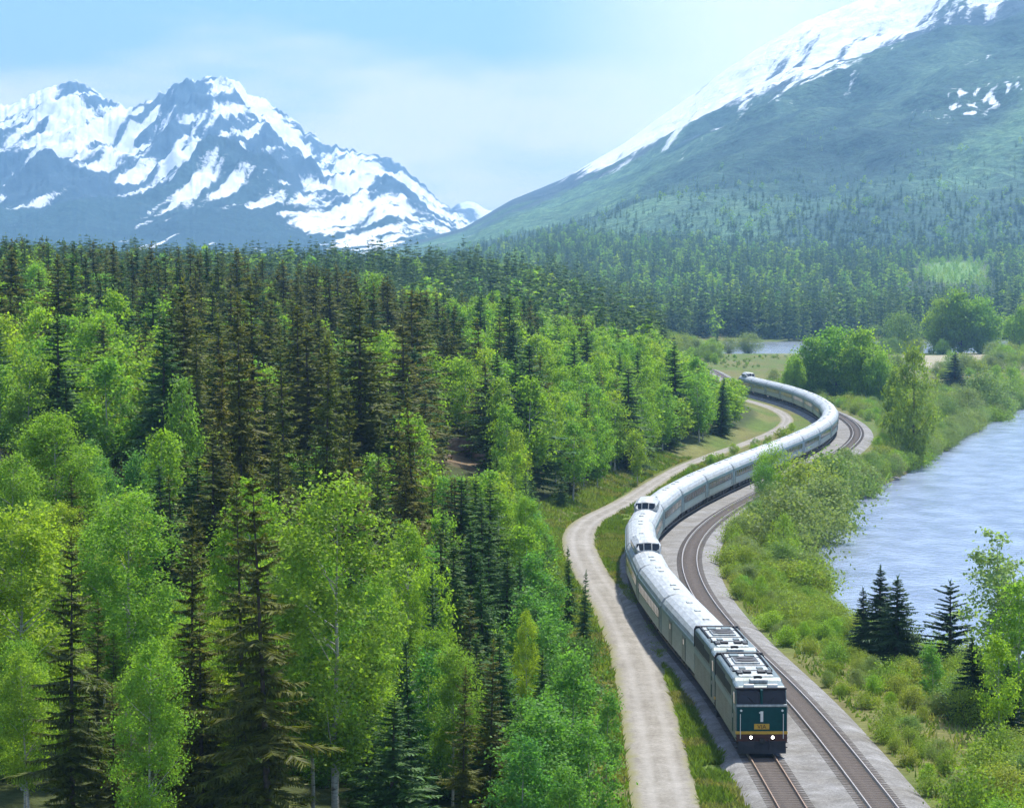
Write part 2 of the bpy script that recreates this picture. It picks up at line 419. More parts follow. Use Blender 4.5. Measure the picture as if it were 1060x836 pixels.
ribbon('ballast_bed', track_x, ysT, [(-2.8, -.76), (-2.5, -.60), (-2.15, -.36), (-1.7, -.175), (-.72, -.165), (0, -.15), (.72, -.165), (1.9, -.18), (2.5, -.24), (3.1, -.18), (4.28, -.165), (5, -.15), (5.72, -.165), (6.8, -.17), (7.3, -.30), (7.9, -.55), (8.6, -.95)], ballast_mat())
bpy.data.objects['ballast_bed']['kind'] = 'structure'

def road_mat():
    m, t, b = mat('pale_gravel_road')
    o = attr(t, 'off')
    f = noise(t, 5, 7, .7); g = noise(t, .5, 5, .6); st = noise(t, 1.0, 4, .6, sc=(1.2, .12, 1))
    c = ramp(t, f, [(.25, (.17, .155, .13)), (.5, (.27, .25, .22)), (.8, (.39, .37, .33))])
    c = mixc(t, 1.0, c, ramp(t, g, [(.3, (.78, .77, .74)), (.7, (1.1, 1.1, 1.1))]), 'MULTIPLY')
    c = mixc(t, 1.0, c, ramp(t, st, [(.35, (.86, .85, .82)), (.6, (1.05, 1.05, 1.05))]), 'MULTIPLY')
    rut = math_(t, 'ABSOLUTE', math_(t, 'SUBTRACT', math_(t, 'ABSOLUTE', o), .78))
    k = t.nodes.new('ShaderNodeMapRange'); k.inputs['From Min'].default_value = .42; k.inputs['From Max'].default_value = .1; k.inputs['To Max'].default_value = .35
    t.links.new(rut, k.inputs['Value']); c = mixc(t, k.outputs[0], c, (.37, .35, .32))
    e = t.nodes.new('ShaderNodeMapRange'); e.inputs['From Min'].default_value = 1.35; e.inputs['From Max'].default_value = 2.0
    t.links.new(math_(t, 'ADD', math_(t, 'ABSOLUTE', o), math_(t, 'MULTIPLY', math_(t, 'SUBTRACT', g, .5), 1.5)), e.inputs['Value'])
    c = mixc(t, e.outputs[0], c, (.20, .19, .09))
    t.links.new(c, b.inputs['Base Color']); b.inputs['Roughness'].default_value = .95; b.inputs['Specular IOR Level'].default_value = .15
    bump(t, b, f, .6, .05); return m
def road_z(o, z, x, y): return z - .50 + 0 * x
ribbon('gravel_road', road_x, ysT, [(-2.1, -.10), (-1.75, -.02), (-1.2, .0), (-.78, -.03), (-.35, .01), (0, .025), (.35, .01), (.78, -.03), (1.2, .0), (1.75, -.02), (2.1, -.10)], road_mat(), zf=road_z, wf=lambda o, ys: o * (.96 - .30 * smooth(395, 480, ys)))
bpy.data.objects['gravel_road']['kind'] = 'structure'

# ------------------------------------------------------------------ rails and sleepers
rail_m = simple('worn_steel_rail', (.42, .36, .30), .38, .55, .2, 3)
rust_m = simple('rusty_rail_steel', (.23, .15, .10), .6, .35, .3, 3)
sleeper_m = simple('oiled_timber', (.075, .060, .048), .9, 0, .45, 4, .3)
def track(off, label, rm):
    tp = lambda y: track_x(y)
    root = empty('railway_track', (float(track_x(200.)) + off, 200, 0))
    tag(root, label, 'railway track', 'pair of railway tracks on the ballast')
    ys = np.concatenate([np.arange(60, 420, 2.0), np.arange(420, 1400, 4.0)])
    x = tp(ys); dx = tp(ys + .5) - tp(ys - .5); ln = np.sqrt(dx ** 2 + 1); nx, ny = 1 / ln, -dx / ln
    for sgn in (-1, 1):
        prof = [(-.07, -.16), (-.07, -.145), (-.012, -.12), (-.037, -.04), (-.037, -.004), (-.03, 0), (.03, 0), (.037, -.004), (.037, -.04), (.012, -.12), (.07, -.145), (.07, -.16)]
        V = np.stack([np.stack([x + nx * (off + sgn * .755 + o) - root.location.x, ys + ny * (off + sgn * .755 + o) - 200, np.full(len(ys), z)], 1) for o, z in prof], 1).reshape(-1, 3)
        me = fast_mesh('rail', V, grid_faces(len(ys), len(prof)), None, [rm]); mesh_obj('rail', me, root)
    bm = bmesh.new(); box(bm, -1.3, 1.3, -.115, .115, -.30, -.165 + .02, .012)
    first = obj('sleeper', bm, sleeper_m, root)
    smesh = first.data
    # walk along the path
    pos = []; y = 100.0
    while y < 900:
        d = float(track_x(y + .5) - track_x(y - .5)); y += .61 / math.sqrt(1 + d * d); pos.append((float(track_x(y)), y, math.atan(d)))
    vis = [p for p in pos if p[1] > 168] if off else [p for p in pos if p[1] > 168]
    near = vis[:100]; rest = [p for p in pos if p not in set(near)]
    for i, (px, py, a) in enumerate(near):
        o = first if i == 0 else first.copy()
        if i: COL.objects.link(o); o.parent = root
        o.location = (px + off * math.cos(a) - root.location.x, py - off * math.sin(a) - 200, 0); o.rotation_euler = (0, 0, -a + random.uniform(-.012, .012))
    v0 = np.array([v.co for v in smesh.vertices]); f0 = []
    for p in smesh.polygons:
        vv = list(p.vertices)
        for k in range(1, len(vv) - 1): f0.append((vv[0], vv[k], vv[k + 1]))
    f0 = np.array(f0); Vs, Fs = [], []
    for i, (px, py, a) in enumerate(rest):
        c, s = math.cos(-a), math.sin(-a)
        R = np.array([[c, -s, 0], [s, c, 0], [0, 0, 1]])
        Vs.append(v0 @ R.T + np.array([px + off * math.cos(a) - root.location.x, py - off * math.sin(a) - 200, 0])); Fs.append(f0 + i * len(v0))
    me = fast_mesh('sleepers', np.concatenate(Vs), np.concatenate(Fs), None, [sleeper_m])
    o = mesh_obj('sleepers', me, root); o['kind'] = 'stuff'
track(0, 'rusty railway track that the silver train is running on', rust_m)
track(GAUGE, 'empty railway track with shiny rails curving beside the train, lake side', rail_m)

# ------------------------------------------------------------------ water
def water_mat(name, deep, bstr, sc):
    m, t, b = mat(name)
    f = noise(t, 1.0, 5, .6, sc=sc); g = noise(t, 1.0, 3, .5, sc=tuple(s * .18 for s in sc))
    t.links.new(ramp(t, g, [(.35, tuple(c * .8 for c in deep)), (.65, tuple(c * 1.25 for c in deep))]), b.inputs['Base Color'])
    b.inputs['Roughness'].default_value = .12; b.inputs['IOR'].default_value = 1.333
    h = math_(t, 'ADD', f, math_(t, 'MULTIPLY', g, .7))
    bump(t, b, h, bstr, .35); return m
def flat(name, x0, x1, y0, y1, z, m):
    bm = bmesh.new(); vv = [bm.verts.new(p) for p in ((x0, y0, z), (x1, y0, z), (x1, y1, z), (x0, y1, z))]; bm.faces.new(vv)
    o = obj(name, bm, m); o['kind'] = 'structure'; return o
flat('lake_water', 24, 330, 60, 960, -4.72, water_mat('lake_water', (.30, .36, .50), 1.0, (1.1, .5, 1)))
flat('river_water', 40, 420, 1240, 1640, -1.9, water_mat('river_water', (.34, .38, .44), .6, (.5, .3, 1)))

# ------------------------------------------------------------------ mountains
def mountain_mat(name, rock_a, rock_b, forest=None):
    m, t, b = mat(name)
    sm = attr(t, 'snow'); fm = attr(t, 'forest')
    f = noise(t, .010, 8, .65); g = noise(t, .05, 6, .7); h = noise(t, .0022, 5, .55)
    rock = ramp(t, f, [(.3, rock_a), (.7, rock_b)])
    tr = ramp(t, g, forest or [(.3, (.036, .078, .062)), (.5, (.055, .108, .072)), (.7, (.090, .150, .085))])
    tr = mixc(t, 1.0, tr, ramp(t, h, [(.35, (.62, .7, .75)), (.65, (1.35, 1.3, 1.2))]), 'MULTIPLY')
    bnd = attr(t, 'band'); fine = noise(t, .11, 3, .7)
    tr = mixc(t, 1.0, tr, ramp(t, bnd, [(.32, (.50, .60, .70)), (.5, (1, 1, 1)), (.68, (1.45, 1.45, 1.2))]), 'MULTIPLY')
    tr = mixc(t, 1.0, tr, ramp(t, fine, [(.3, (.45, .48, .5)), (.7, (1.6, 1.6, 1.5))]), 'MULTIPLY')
    fmask = t.nodes.new('ShaderNodeMapRange'); fmask.inputs['From Min'].default_value = .42; fmask.inputs['From Max'].default_value = .58
    t.links.new(math_(t, 'ADD', fm, math_(t, 'MULTIPLY', math_(t, 'SUBTRACT', g, .5), .7)), fmask.inputs['Value'])
    c = mixc(t, fmask.outputs[0], rock, tr)
    s = t.nodes.new('ShaderNodeMapRange'); s.inputs['From Min'].default_value = .42; s.inputs['From Max'].default_value = .60
    t.links.new(math_(t, 'ADD', sm, math_(t, 'ADD', math_(t, 'MULTIPLY', math_(t, 'SUBTRACT', g, .5), .45), math_(t, 'MULTIPLY', math_(t, 'SUBTRACT', fine, .5), .55))), s.inputs['Value'])
    c = mixc(t, s.outputs[0], c, (.86, .89, .92))
    t.links.new(c, b.inputs['Base Color']); b.inputs['Roughness'].default_value = .9; b.inputs['Specular IOR Level'].default_value = .1
    hh = math_(t, 'ADD', math_(t, 'MULTIPLY', g, 1.0), math_(t, 'MULTIPLY', f, 2.0)); bump(t, b, hh, .6, 14); return m
def interp(pts, u): return np.interp(u, [p[0] for p in pts], [p[1] for p in pts])

def right_mountain():
    u = np.linspace(330, 1500, 620); T = np.linspace(0, 1.35, 300)
    sil = [(330, 268), (380, 262), (430, 250), (480, 236), (530, 207), (580, 187), (637, 155), (705, 106), (770, 60), (830, 25), (890, 0), (960, -28), (1060, -62), (1200, -90), (1500, -110)]
    Dr, D0 = 6800.0, 2950.0
    U, TT = np.meshgrid(u, T)
    D = D0 + (Dr - D0) * TT
    X = (U - CX) / F * D; Y = D
    zr = z_at(interp(sil, u), Dr)
    zb = 40.0
    # straight mountain side from foot to ridge, back side falling away
    up = np.clip(TT, 0, 1) ** 1.15
    Z = zb + (zr[None, :] - zb) * np.where(TT <= 1, up, 1 - (TT - 1) * 1.6)
    # diagonal spurs running down to the left
    q = (X * .55 + Y * .18)
    amp = smooth(0, .35, TT) * smooth(1.02, .8, TT)
    hgt = np.clip((zr - zb) / 500, 0.05, 1)[None, :]
    n = (ridged(q * .0031 + 3, (Y - X * .6) * .0009, 71, 5) - .5) * 90 + (fbm(X * .006, Y * .004, 75, 5) - .5) * 60
    Z = Z + n * amp * hgt + (fbm(X * .02, Y * .02, 77, 4) - .5) * 16 * smooth(0, .2, TT) * hgt
    Z = Z - 8 * smooth(.12, 0, TT) - 30 * (TT == 0)
    # snow lies near the ridge line: how far under the local ridge the point stands
    below = zr[None, :] - Z
    s1 = 1.0 - below / (np.clip((zr - 150) * .50, 40, 215)[None, :]) * .5
    s1 = s1 * smooth(215, 300, zr)[None, :] + .0
    streak = fbm(q * .006, (Y - X * .4) * .0016, 81, 4) - .5
    snow = s1 + streak * 1.0 + (fbm((X * .95 - Y * .30) * .03, (Y + X * .3) * .004, 181, 5, .6) - .5) * 1.3
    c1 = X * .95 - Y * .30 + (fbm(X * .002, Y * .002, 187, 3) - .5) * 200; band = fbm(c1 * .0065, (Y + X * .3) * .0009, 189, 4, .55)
    pyv = HOR + (CAMZ - Z) * F / D
    patch = (fbm(X * .11, Y * .05, 83, 2) - .36) * 1.9 * np.exp(-((U - 1005) / 62) ** 2 - ((pyv - 104 + (U - 1005) * .22) / 21) ** 2)
    snow = np.where(below > 1.15 * np.clip((zr - 150) * .50, 40, 215)[None, :], snow - .35, snow); snow = np.maximum(snow, .08 + patch * 1.0)
    snow = np.clip(snow, 0, 1)
    forest = 1.15 - smooth(.52, .88, TT + (fbm(X * .003, Y * .003, 85, 4) - .5) * .4) * 1.1
    m = mountain_mat('forested_mountain', (.035, .06, .075), (.085, .12, .13))
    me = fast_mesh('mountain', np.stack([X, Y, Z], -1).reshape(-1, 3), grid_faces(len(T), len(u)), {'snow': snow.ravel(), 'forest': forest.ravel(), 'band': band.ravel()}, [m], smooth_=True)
    tag(mesh_obj('mountain', me), kind='structure')
    def mz(uu, tt):
        a = np.clip((uu - u[0]) / (u[1] - u[0]), 0, len(u) - 2); b = np.clip((tt - T[0]) / (T[1] - T[0]), 0, len(T) - 2); i, j = int(a), int(b); fa, fb = a - i, b - j
        return float((Z[j, i] * (1 - fa) + Z[j, i + 1] * fa) * (1 - fb) + (Z[j + 1, i] * (1 - fa) + Z[j + 1, i + 1] * fa) * fb)
    return mz
mountain_z = right_mountain()

def left_mountain():
    u = np.linspace(-420, 560, 620); T = np.linspace(0, 1.36, 320)
    sil = [(-420, 170), (-250, 140), (-120, 150), (-40, 118), (0, 113), (40, 97), (74, 86), (95, 95), (117, 108), (132, 116), (147, 112), (165, 104), (185, 90), (200, 85), (216, 82), (235, 84), (248, 90), (262, 101), (272, 107),
           (290, 117), (308, 130), (333, 147), (365, 157), (400, 164), (420, 176), (440, 194), (455, 207), (470, 219), (490, 235), (520, 262), (560, 285)]
    Dr, D0 = 9600.0, 5600.0
    U, TT = np.meshgrid(u, T); D = D0 + (Dr - D0) * TT
    X = (U - CX) / F * D; Y = D
    zr = z_at(interp(sil, u) + (vnoise(u * .12, u * 0, 3) - .5) * 5 + (vnoise(u * .37, u * 0, 7) - .5) * 4, Dr); zb = 20.0
    up = np.clip(TT, 0, 1) ** 1.25
    Z = zb + (zr[None, :] - zb) * np.where(TT <= 1, up, 1 - (TT - 1) * 1.6)
    q = X * .8 - Y * .25; w = (fbm(X * .0016, Y * .0016, 91, 3) - .5) * 260
    amp = smooth(.15, .6, TT) * smooth(1.01, .80, TT)
    hgt = np.clip((zr - zb) / 500, .05, 1.1)[None, :]
    rid = ridged((q + w) * .0030, (Y + X * .35) * .0008, 93, 6, .55)
    Z = Z + ((rid - .55) * 190 + (fbm(X * .007, Y * .005, 95, 5) - .5) * 70) * amp * hgt + (ridged(X * .018, Y * .012, 97, 4) - .5) * 26 * smooth(.2, .6, TT) * hgt
    c1 = X * .97 - Y * .20 + w * .5; r2 = ridged(c1 * .0115, (Y + X * .2) * .0013, 193, 5, .55)
    Z = Z + (r2 - .55) * 62 * amp * hgt
    pyv = HOR + (CAMZ - Z) * F / D
    # snow line in picture terms: lower on the right flank, higher on the left
    line = interp([(-420, 165), (0, 158), (100, 172), (200, 180), (280, 190), (320, 222), (400, 250), (560, 260)], U)
    s = .5 + (line - pyv) / 95 * .80
    streak = fbm((X * .9 + Y * .35 + w * .6) * .0042, (Y - X * .5) * .0010, 99, 5, .6) - .5
    s = np.minimum(s, .66); snow = s - .06 + streak * 1.5 - (rid - .6) * 1.1 + (fbm(c1 * .030, (Y + X * .2) * .0030, 199, 5, .6) - .5) * 1.9 - (r2 - .6) * .9
    snow = snow + .35 * np.exp(-((U - 250) / 24) ** 2 - ((pyv - 112) / 16) ** 2) + .30 * np.exp(-((U - 365) / 50) ** 2 - ((pyv - 205) / 28) ** 2) + .4 * np.exp(-((U - 128) / 16) ** 2 - ((pyv - 122) / 10) ** 2)
    snow = snow - .5 * np.exp(-((U - 205) / 16) ** 2 - ((pyv - 92) / 8) ** 2) - .45 * np.exp(-((U - 425) / 30) ** 2 - ((pyv - 182 - (U - 425) * .55) / 7) ** 2)
    forest = .9 - smooth(.30, .62, TT + (fbm(X * .003, Y * .003, 103, 4) - .5) * .3) * 1.0
    m = mountain_mat('rocky_mountain', (.022, .055, .080), (.060, .105, .135), [(.3, (.016, .045, .055)), (.5, (.026, .062, .068)), (.7, (.045, .085, .080))])  # forest stops tinted blue, putting distance haze into the colour
    me = fast_mesh('mountain', np.stack([X, Y, Z], -1).reshape(-1, 3), grid_faces(len(T), len(u)), {'snow': np.clip(snow, 0, 1).ravel(), 'forest': forest.ravel(), 'band': np.full(U.size, .5)}, [m], smooth_=True)
    tag(mesh_obj('mountain', me), kind='structure')
left_mountain()

def gap_mountain():
    u = np.linspace(400, 640, 160); T = np.linspace(0, 1.3, 60)
    sil = [(400, 250), (440, 232), (462, 219), (474, 210), (484, 208), (494, 211), (503, 217), (520, 222), (560, 230), (640, 250)]
    Dr, D0 = 10900.0, 10000.0
    U, TT = np.meshgrid(u, T); D = D0 + (Dr - D0) * TT; X = (U - CX) / F * D; Y = D
    zr = z_at(interp(sil, u), Dr)
    Z = (zr[None, :] - 10) * np.where(TT <= 1, TT ** .9, 1 - (TT - 1)) + 10 + (ridged(X * .01, Y * .01, 111, 5) - .5) * 50 * smooth(.1, .5, TT) * smooth(1.02, .9, TT)
    snow = .42 + (fbm(X * .009, Y * .006, 113, 4) - .5) * 1.6 + .25 * smooth(488, 500, U)
    m = mountain_mat('distant_mountain', (.07, .10, .12), (.13, .16, .18))
    me = fast_mesh('mountain', np.stack([X, Y, Z], -1).reshape(-1, 3), grid_faces(len(T), len(u)), {'snow': np.clip(snow, 0, 1).ravel(), 'forest': np.zeros(U.size), 'band': np.full(U.size, .5)}, [m], smooth_=True)
    tag(mesh_obj('mountain', me), kind='structure')
gap_mountain()

# ------------------------------------------------------------------ haze
def haze():
    bm = bmesh.new(); box(bm, -3600, 3600, -300, 11350, -40, 960)
    m = bpy.data.materials.new('mountain_air'); m.use_nodes = True; t = m.node_tree; t.nodes.clear()
    o = t.nodes.new('ShaderNodeOutputMaterial'); v = t.nodes.new('ShaderNodeVolumePrincipled')
    v.inputs['Color'].default_value = (.30, .56, .88, 1); v.inputs['Density'].default_value = HAZE_DENSITY; v.inputs['Anisotropy'].default_value = .35
    t.links.new(v.outputs[0], o.inputs['Volume'])
    h = obj('haze', bm, m); h['kind'] = 'stuff'
haze()

# ------------------------------------------------------------------ tree shapes (plain triangle soups: verts, tris, leaf value)
def soup_add(acc, V, T, v): acc[0].append(V); acc[1].append(T + acc[3][0]); acc[2].append(v); acc[3][0] += len(V)
def new_soup(): return ([], [], [], [0])
def soup(acc): return np.concatenate(acc[0]), np.concatenate(acc[1]), np.concatenate(acc[2])
def blades(P, A, B, v):
    """triangles with base centre P, tip P+A, half width vector B"""
    n = len(P); V = np.empty((n, 3, 3)); V[:, 0] = P - B; V[:, 1] = P + B; V[:, 2] = P + A
    return V.reshape(-1, 3), np.arange(3 * n).reshape(n, 3), np.repeat(v, 3)
def diamonds(P, A, B, v):
    n = len(P); V = np.empty((n, 4, 3)); V[:, 0] = P - A; V[:, 1] = P + B; V[:, 2] = P + A; V[:, 3] = P - B
    i = np.arange(n)[:, None] * 4
    T = np.concatenate([i + np.array([[0, 1, 2]]), i + np.array([[0, 2, 3]])], 1).reshape(-1, 3)
    return V.reshape(-1, 3), T, np.repeat(v, 4)
def unit(a): return a / np.maximum(np.linalg.norm(a, axis=-1, keepdims=True), 1e-9)
def limb(acc, p0, p1, r0, r1, n=6, v=.5):
    p0, p1 = np.array(p0, float), np.array(p1, float); d = unit(p1 - p0)
    a = unit(np.cross(d, [0.31, .77, .2])); b = np.cross(d, a); t = np.arange(n) * 2 * math.pi / n
    ring = np.cos(t)[:, None] * a + np.sin(t)[:, None] * b
    V = np.concatenate([p0 + ring * r0, p1 + ring * r1]); i = np.arange(n); j = (i + 1) % n
    T = np.concatenate([np.stack([i, j, j + n], 1), np.stack([i, j + n, i + n], 1)])
    soup_add(acc, V, T, np.full(2 * n, v))
def trunk_soup(h, r0, rng, n=7, segs=6, bend=.02, top=1.0, acc=None):
    acc = acc or new_soup(); z = np.linspace(-.6, h * top, segs + 1); off = np.cumsum(rng.normal(0, bend * h / segs, (segs + 1, 2)), 0); off -= off[0]
    P = np.concatenate([off, z[:, None]], 1)
    for i in range(segs):
        k0 = 1 - max(z[i], 0) / h; k1 = 1 - max(z[i + 1], 0) / h
        limb(acc, P[i], P[i + 1], r0 * k0 + .012, r0 * k1 + .012, n)
    return acc, P
def spruce(seed, h, r, levels, per, twigs, twl=.42, sparse=0.0, base=.06, droop=.35, width=.10, power=.85, ragged=.3):
    """needles: drooping boughs in whorls, each bough a spray of flat twigs"""
    g = np.random.default_rng(seed); acc = new_soup()
    for li in range(levels):
        f = (li + g.uniform(-.4, .4)) / levels; f = min(max(f, 0), .995)
        z0 = h * (base + (1 - base) * f)
        R = r * (1 - f) ** power * (1 + ragged * (g.random() - .5)) + .12
        if f < .18: R *= .65 + f * 1.9
        m = max(3, int(round(per * (1 - .45 * f))))
        az0 = g.random() * 6.28
        for k in range(m):
            if g.random() < sparse: continue
            az = az0 + 6.283 * k / m + g.normal(0, .22); L_ = R * g.uniform(.62, 1.18)
            zj = h * (1 - base) / levels * g.uniform(-.75, .75); pit = g.normal(0, .14)
            d = np.array([math.cos(az), math.sin(az), 0]); side = np.array([-math.sin(az), math.cos(az), 0])
            n = max(3, int(twigs * (.35 + .65 * L_ / r)))
            t = np.linspace(.12, 1, n)
            up = .55 * f ** 2
            zc = -droop * L_ * (t * 1.25 - .55 * t * t) + up * L_ * t
            C = d[None] * (L_ * t)[:, None] + np.array([0, 0, min(z0 + zj, h * .985)]) ; C[:, 2] += zc + pit * L_ * t
            tw = twl * L_ * (1.05 - .62 * t) * g.uniform(.7, 1.25, n) + .10
            for sg in (-1, 1):
                A = d[None] * .75 + sg * side[None] * (.85 + .25 * g.random((n, 1))) + np.array([0, 0, -.30]) + g.normal(0, .16, (n, 3))
                A = unit(A) * tw[:, None]
                B = unit(np.cross(A, np.array([0, 0, 1.0]) + g.normal(0, .35, (n, 3)))) * (width * (.6 + .6 * g.random((n, 1))) * (h / 18) ** .5)
                soup_add(acc, *blades(C, A, B, g.random(n)))
            # hanging spray under the bough and the leader twig
            A = np.stack([g.normal(0, .06, n), g.normal(0, .06, n), -tw * .55], 1); B = d[None] * (width * 1.1)
            soup_add(acc, *blades(C, A, np.repeat(B, n, 0), g.random(n)))
            A = (d * .5 * tw[-1] + np.array([0, 0, .06]))[None]; soup_add(acc, *blades(C[-1:], A, (side * width * .7)[None], g.random(1)))
    # leader
    for k in range(5):
        az = k * 1.3; A = np.array([[math.cos(az) * .18, math.sin(az) * .18, .5]]); soup_add(acc, *blades(np.array([[0, 0, h * .975 + .08 * k]]), A, np.array([[-math.sin(az) * .06, math.cos(az) * .06, 0]]), g.random(1)))
    return soup(acc)
def crown_centres(g, h, r, n, lo, egg=.55, lobes=5, tight=.45):
    """clump centres filling an uneven egg-shaped crown"""
    ph = g.random(lobes) * 6.28; am = g.uniform(.05, .2, lobes)
    f = np.clip(g.beta(1.35, 1.45, n), 0, .985); z = h * (lo + (1 - lo) * f)
    prof = np.where(f < egg, np.sin(np.clip(f / egg, 0, 1) * math.pi / 2) ** .7, np.cos(np.clip((f - egg) / (1 - egg), 0, 1) * math.pi / 2) ** .75)
    az = g.random(n) * 6.28
    lob = 1 + sum(am[i] * np.sin((i + 1) * az + ph[i] + f * 4) for i in range(lobes)) * .9
    rad = r * (prof * .92 + .06) * lob * (tight + (1 - tight) * g.random(n) ** .5) * np.where(g.random(n) < .2, .5, 1)
    return np.stack([rad * np.cos(az), rad * np.sin(az), z], 1)
def leafy(seed, h, r, clumps, leaves, size, lo=.28, egg=.5, spread=.62, flat_=.75, tight=.45, droop=0.0, stems=None):
    g = np.random.default_rng(seed); acc = new_soup()
    C = crown_centres(g, h, r, clumps, lo, egg, tight=tight)
    out = unit(C - np.array([0, 0, h * (lo + .3 * (1 - lo))]))
    for c, o in zip(C, out):
        m = int(leaves * g.uniform(.5, 1.4)); sp = spread * g.uniform(.6, 1.35)
        P = c + g.normal(0, 1, (m, 3)) * np.array([sp, sp, sp * flat_])
        N = unit(g.normal(0, 1, (m, 3)) + o * .7 + np.array([0, 0, .45]))
        A = unit(np.cross(N, g.normal(0, 1, (m, 3)))); B = np.cross(N, A)
        s = size * g.uniform(.55, 1.35, (m, 1))
        if droop: A = unit(A + np.array([0, 0, -droop]))
        soup_add(acc, *diamonds(P, A * s, B * s * .62, np.clip(g.normal(.5, .24, m) + g.normal(0, .10), 0, 1)))
    return soup(acc), C
def leafy_trunk(seed, h, r0, C, nl=16, fork=.3):
    g = np.random.default_rng(seed); acc, P = trunk_soup(h * .92, r0, g, 7, 7, .018)
    idx = g.choice(len(C), min(nl, len(C)), replace=False)
    for c in C[idx]:
        zz = max(h * fork, c[2] - np.hypot(c[0], c[1]) * g.uniform(.6, 1.1)); q = np.array([np.interp(zz, P[:, 2], P[:, 0]), np.interp(zz, P[:, 2], P[:, 1]), zz])
        mid = (q + c) / 2 + g.normal(0, .12, 3)
        limb(acc, q, mid, r0 * .28, r0 * .17, 5); limb(acc, mid, c, r0 * .17, .012, 4)
    return soup(acc)

class Kind:
    def __init__(s, name, crown_mat, trunk_mat, variants):
        s.name = name; s.var = []
        for (cs, ts, h, w) in variants:
            cm = fast_mesh('crown', cs[0], cs[1], {'v': cs[2]}, [M[crown_mat]])
            tm = fast_mesh('trunk', ts[0], ts[1], None, [M[trunk_mat]]) if ts is not None else None
            s.var.append((cm, tm, h, w))
def conifer_var(seed, h, r, *a, trunk_r=.2, **k):
    cs = spruce(seed, h, r, *a, **k); ts = soup(trunk_soup(h * .98, trunk_r, np.random.default_rng(seed), 7, 5, .004)[0]); return (cs, ts, h, r)
def leaf_var(seed, h, r, clumps, leaves, size, trunk_r=.16, nl=16, **k):
    cs, C = leafy(seed, h, r, clumps, leaves, size, **k); ts = leafy_trunk(seed, h, trunk_r, C, nl, max(k.get('lo', .28) * .8, .1)); return (cs, ts, h, r)
def bush_var(seed, h, r, clumps, leaves, size, **k):
    k = dict(dict(lo=.05, egg=.5, spread=.34, flat_=.8, tight=.35), **k)
    cs, C = leafy(seed, h, r, clumps, leaves, size, **k); g = np.random.default_rng(seed); acc = new_soup()
    for c in C[g.choice(len(C), min(12, len(C)), replace=False)]:
        limb(acc, (g.normal(0, .12), g.normal(0, .12), -.3), c, .035, .01, 4)
    return (cs, soup(acc), h, r)

K = {}
# near conifers: thin brownish spruces, denser dark ones
K['spruce_near'] = Kind('spruce_tree', 'spruce', 'bark', [conifer_var(100 + i, 18, [2.4, 2.1, 2.7][i], 48, 9, 17, sparse=[.18, .26, .15][i], twl=.38, width=.075, ragged=1.2, base=.04, power=.75, droop=.28) for i in range(3)])
K['spruce'] = Kind('spruce_tree', 'spruce', 'bark', [conifer_var(120 + i, 18, [3.0, 2.5, 3.3, 2.7][i], 40, 8, 10, sparse=[.1, .2, .12, .25][i], twl=.42, width=.15, ragged=.5) for i in range(4)])
K['fir'] = Kind('fir_tree', 'fir', 'bark', [conifer_var(140 + i, 15, [2.5, 2.9, 2.2][i], 38, 8, 10, sparse=[.1, .16, .2][i], twl=.42, width=.15, ragged=.45) for i in range(3)])
K['darkfir'] = Kind('fir_tree', 'darkfir', 'bark', [conifer_var(160 + i, 9, [2.0, 2.3][i], 40, 8, 13, sparse=.1, twl=.4, width=.10, ragged=.5) for i in range(2)])
K['pine'] = Kind('pine_tree', 'darkfir', 'bark', [conifer_var(171, 10, 2.3, 24, 7, 18, sparse=.10, twl=.26, width=.13, droop=-.12, ragged=.5, power=.7, base=.1)])
K['aspen_near'] = Kind('aspen_tree', 'aspen', 'birch', [leaf_var(200 + i, 17, [3.0, 2.6, 3.3][i], [135, 115, 150][i], 165, .10, lo=[.26, .3, .22][i], egg=[.55, .5, .6][i], spread=.43, trunk_r=.15, nl=26) for i in range(3)])
K['aspen'] = Kind('aspen_tree', 'aspen', 'birch', [leaf_var(220 + i, 14, [2.7, 2.3, 3.1, 2.5][i], [70, 60, 80, 60][i], 62, .20, lo=[.2, .25, .15, .2][i], egg=[.5, .42, .55, .6][i], spread=.55, trunk_r=.14, nl=12) for i in range(4)])
K['teal'] = Kind('young_aspen_tree', 'teal', 'birch', [leaf_var(240 + i, 9, [2.0, 1.7, 2.3][i], [70, 60, 75][i], 85, .13, lo=.06, egg=[.45, .4, .5][i], spread=.42, trunk_r=.07, nl=10) for i in range(3)])
K['poplar'] = Kind('poplar_tree', 'poplar', 'birch', [leaf_var(261, 12, 1.7, 75, 75, .12, lo=.12, egg=.4, spread=.38, trunk_r=.09, nl=16)])
K['willowtree'] = Kind('willow_tree', 'willow', 'bark', [leaf_var(270 + i, 12, [3.4, 2.9][i], 90, 85, .19, lo=.06, egg=.5, spread=.6, trunk_r=.16, nl=14) for i in range(2)])
K['broad'] = Kind('broadleaf_tree', 'aspen', 'bark', [leaf_var(280 + i, 16, [6.0, 5.2][i], 150, 75, .30, lo=.04, egg=.5, spread=.95, trunk_r=.25, nl=14) for i in range(2)])
K['willow'] = Kind('willow_shrub', 'willow', 'bark', [bush_var(300 + i, [1.9, 2.3, 1.5, 2.6][i], [1.25, 1.3, 1.2, 1.2][i], [36, 42, 32, 42][i], 90, .066) for i in range(4)])
K['alder'] = Kind('alder_shrub', 'aspen', 'bark', [bush_var(320 + i, [2.6, 3.4][i], [1.3, 1.5][i], [44, 52][i], 95, .075) for i in range(2)])
M['fern'] = leaf_mat('understorey_leaves', [(0, (.07, .16, .03)), (1, (.10, .20, .04))], .4, .35)
K['fern'] = Kind('understorey_bush', 'fern', 'bark', [bush_var(360 + i, 2.2, 1.5, 40, 80, .08) for i in range(2)])
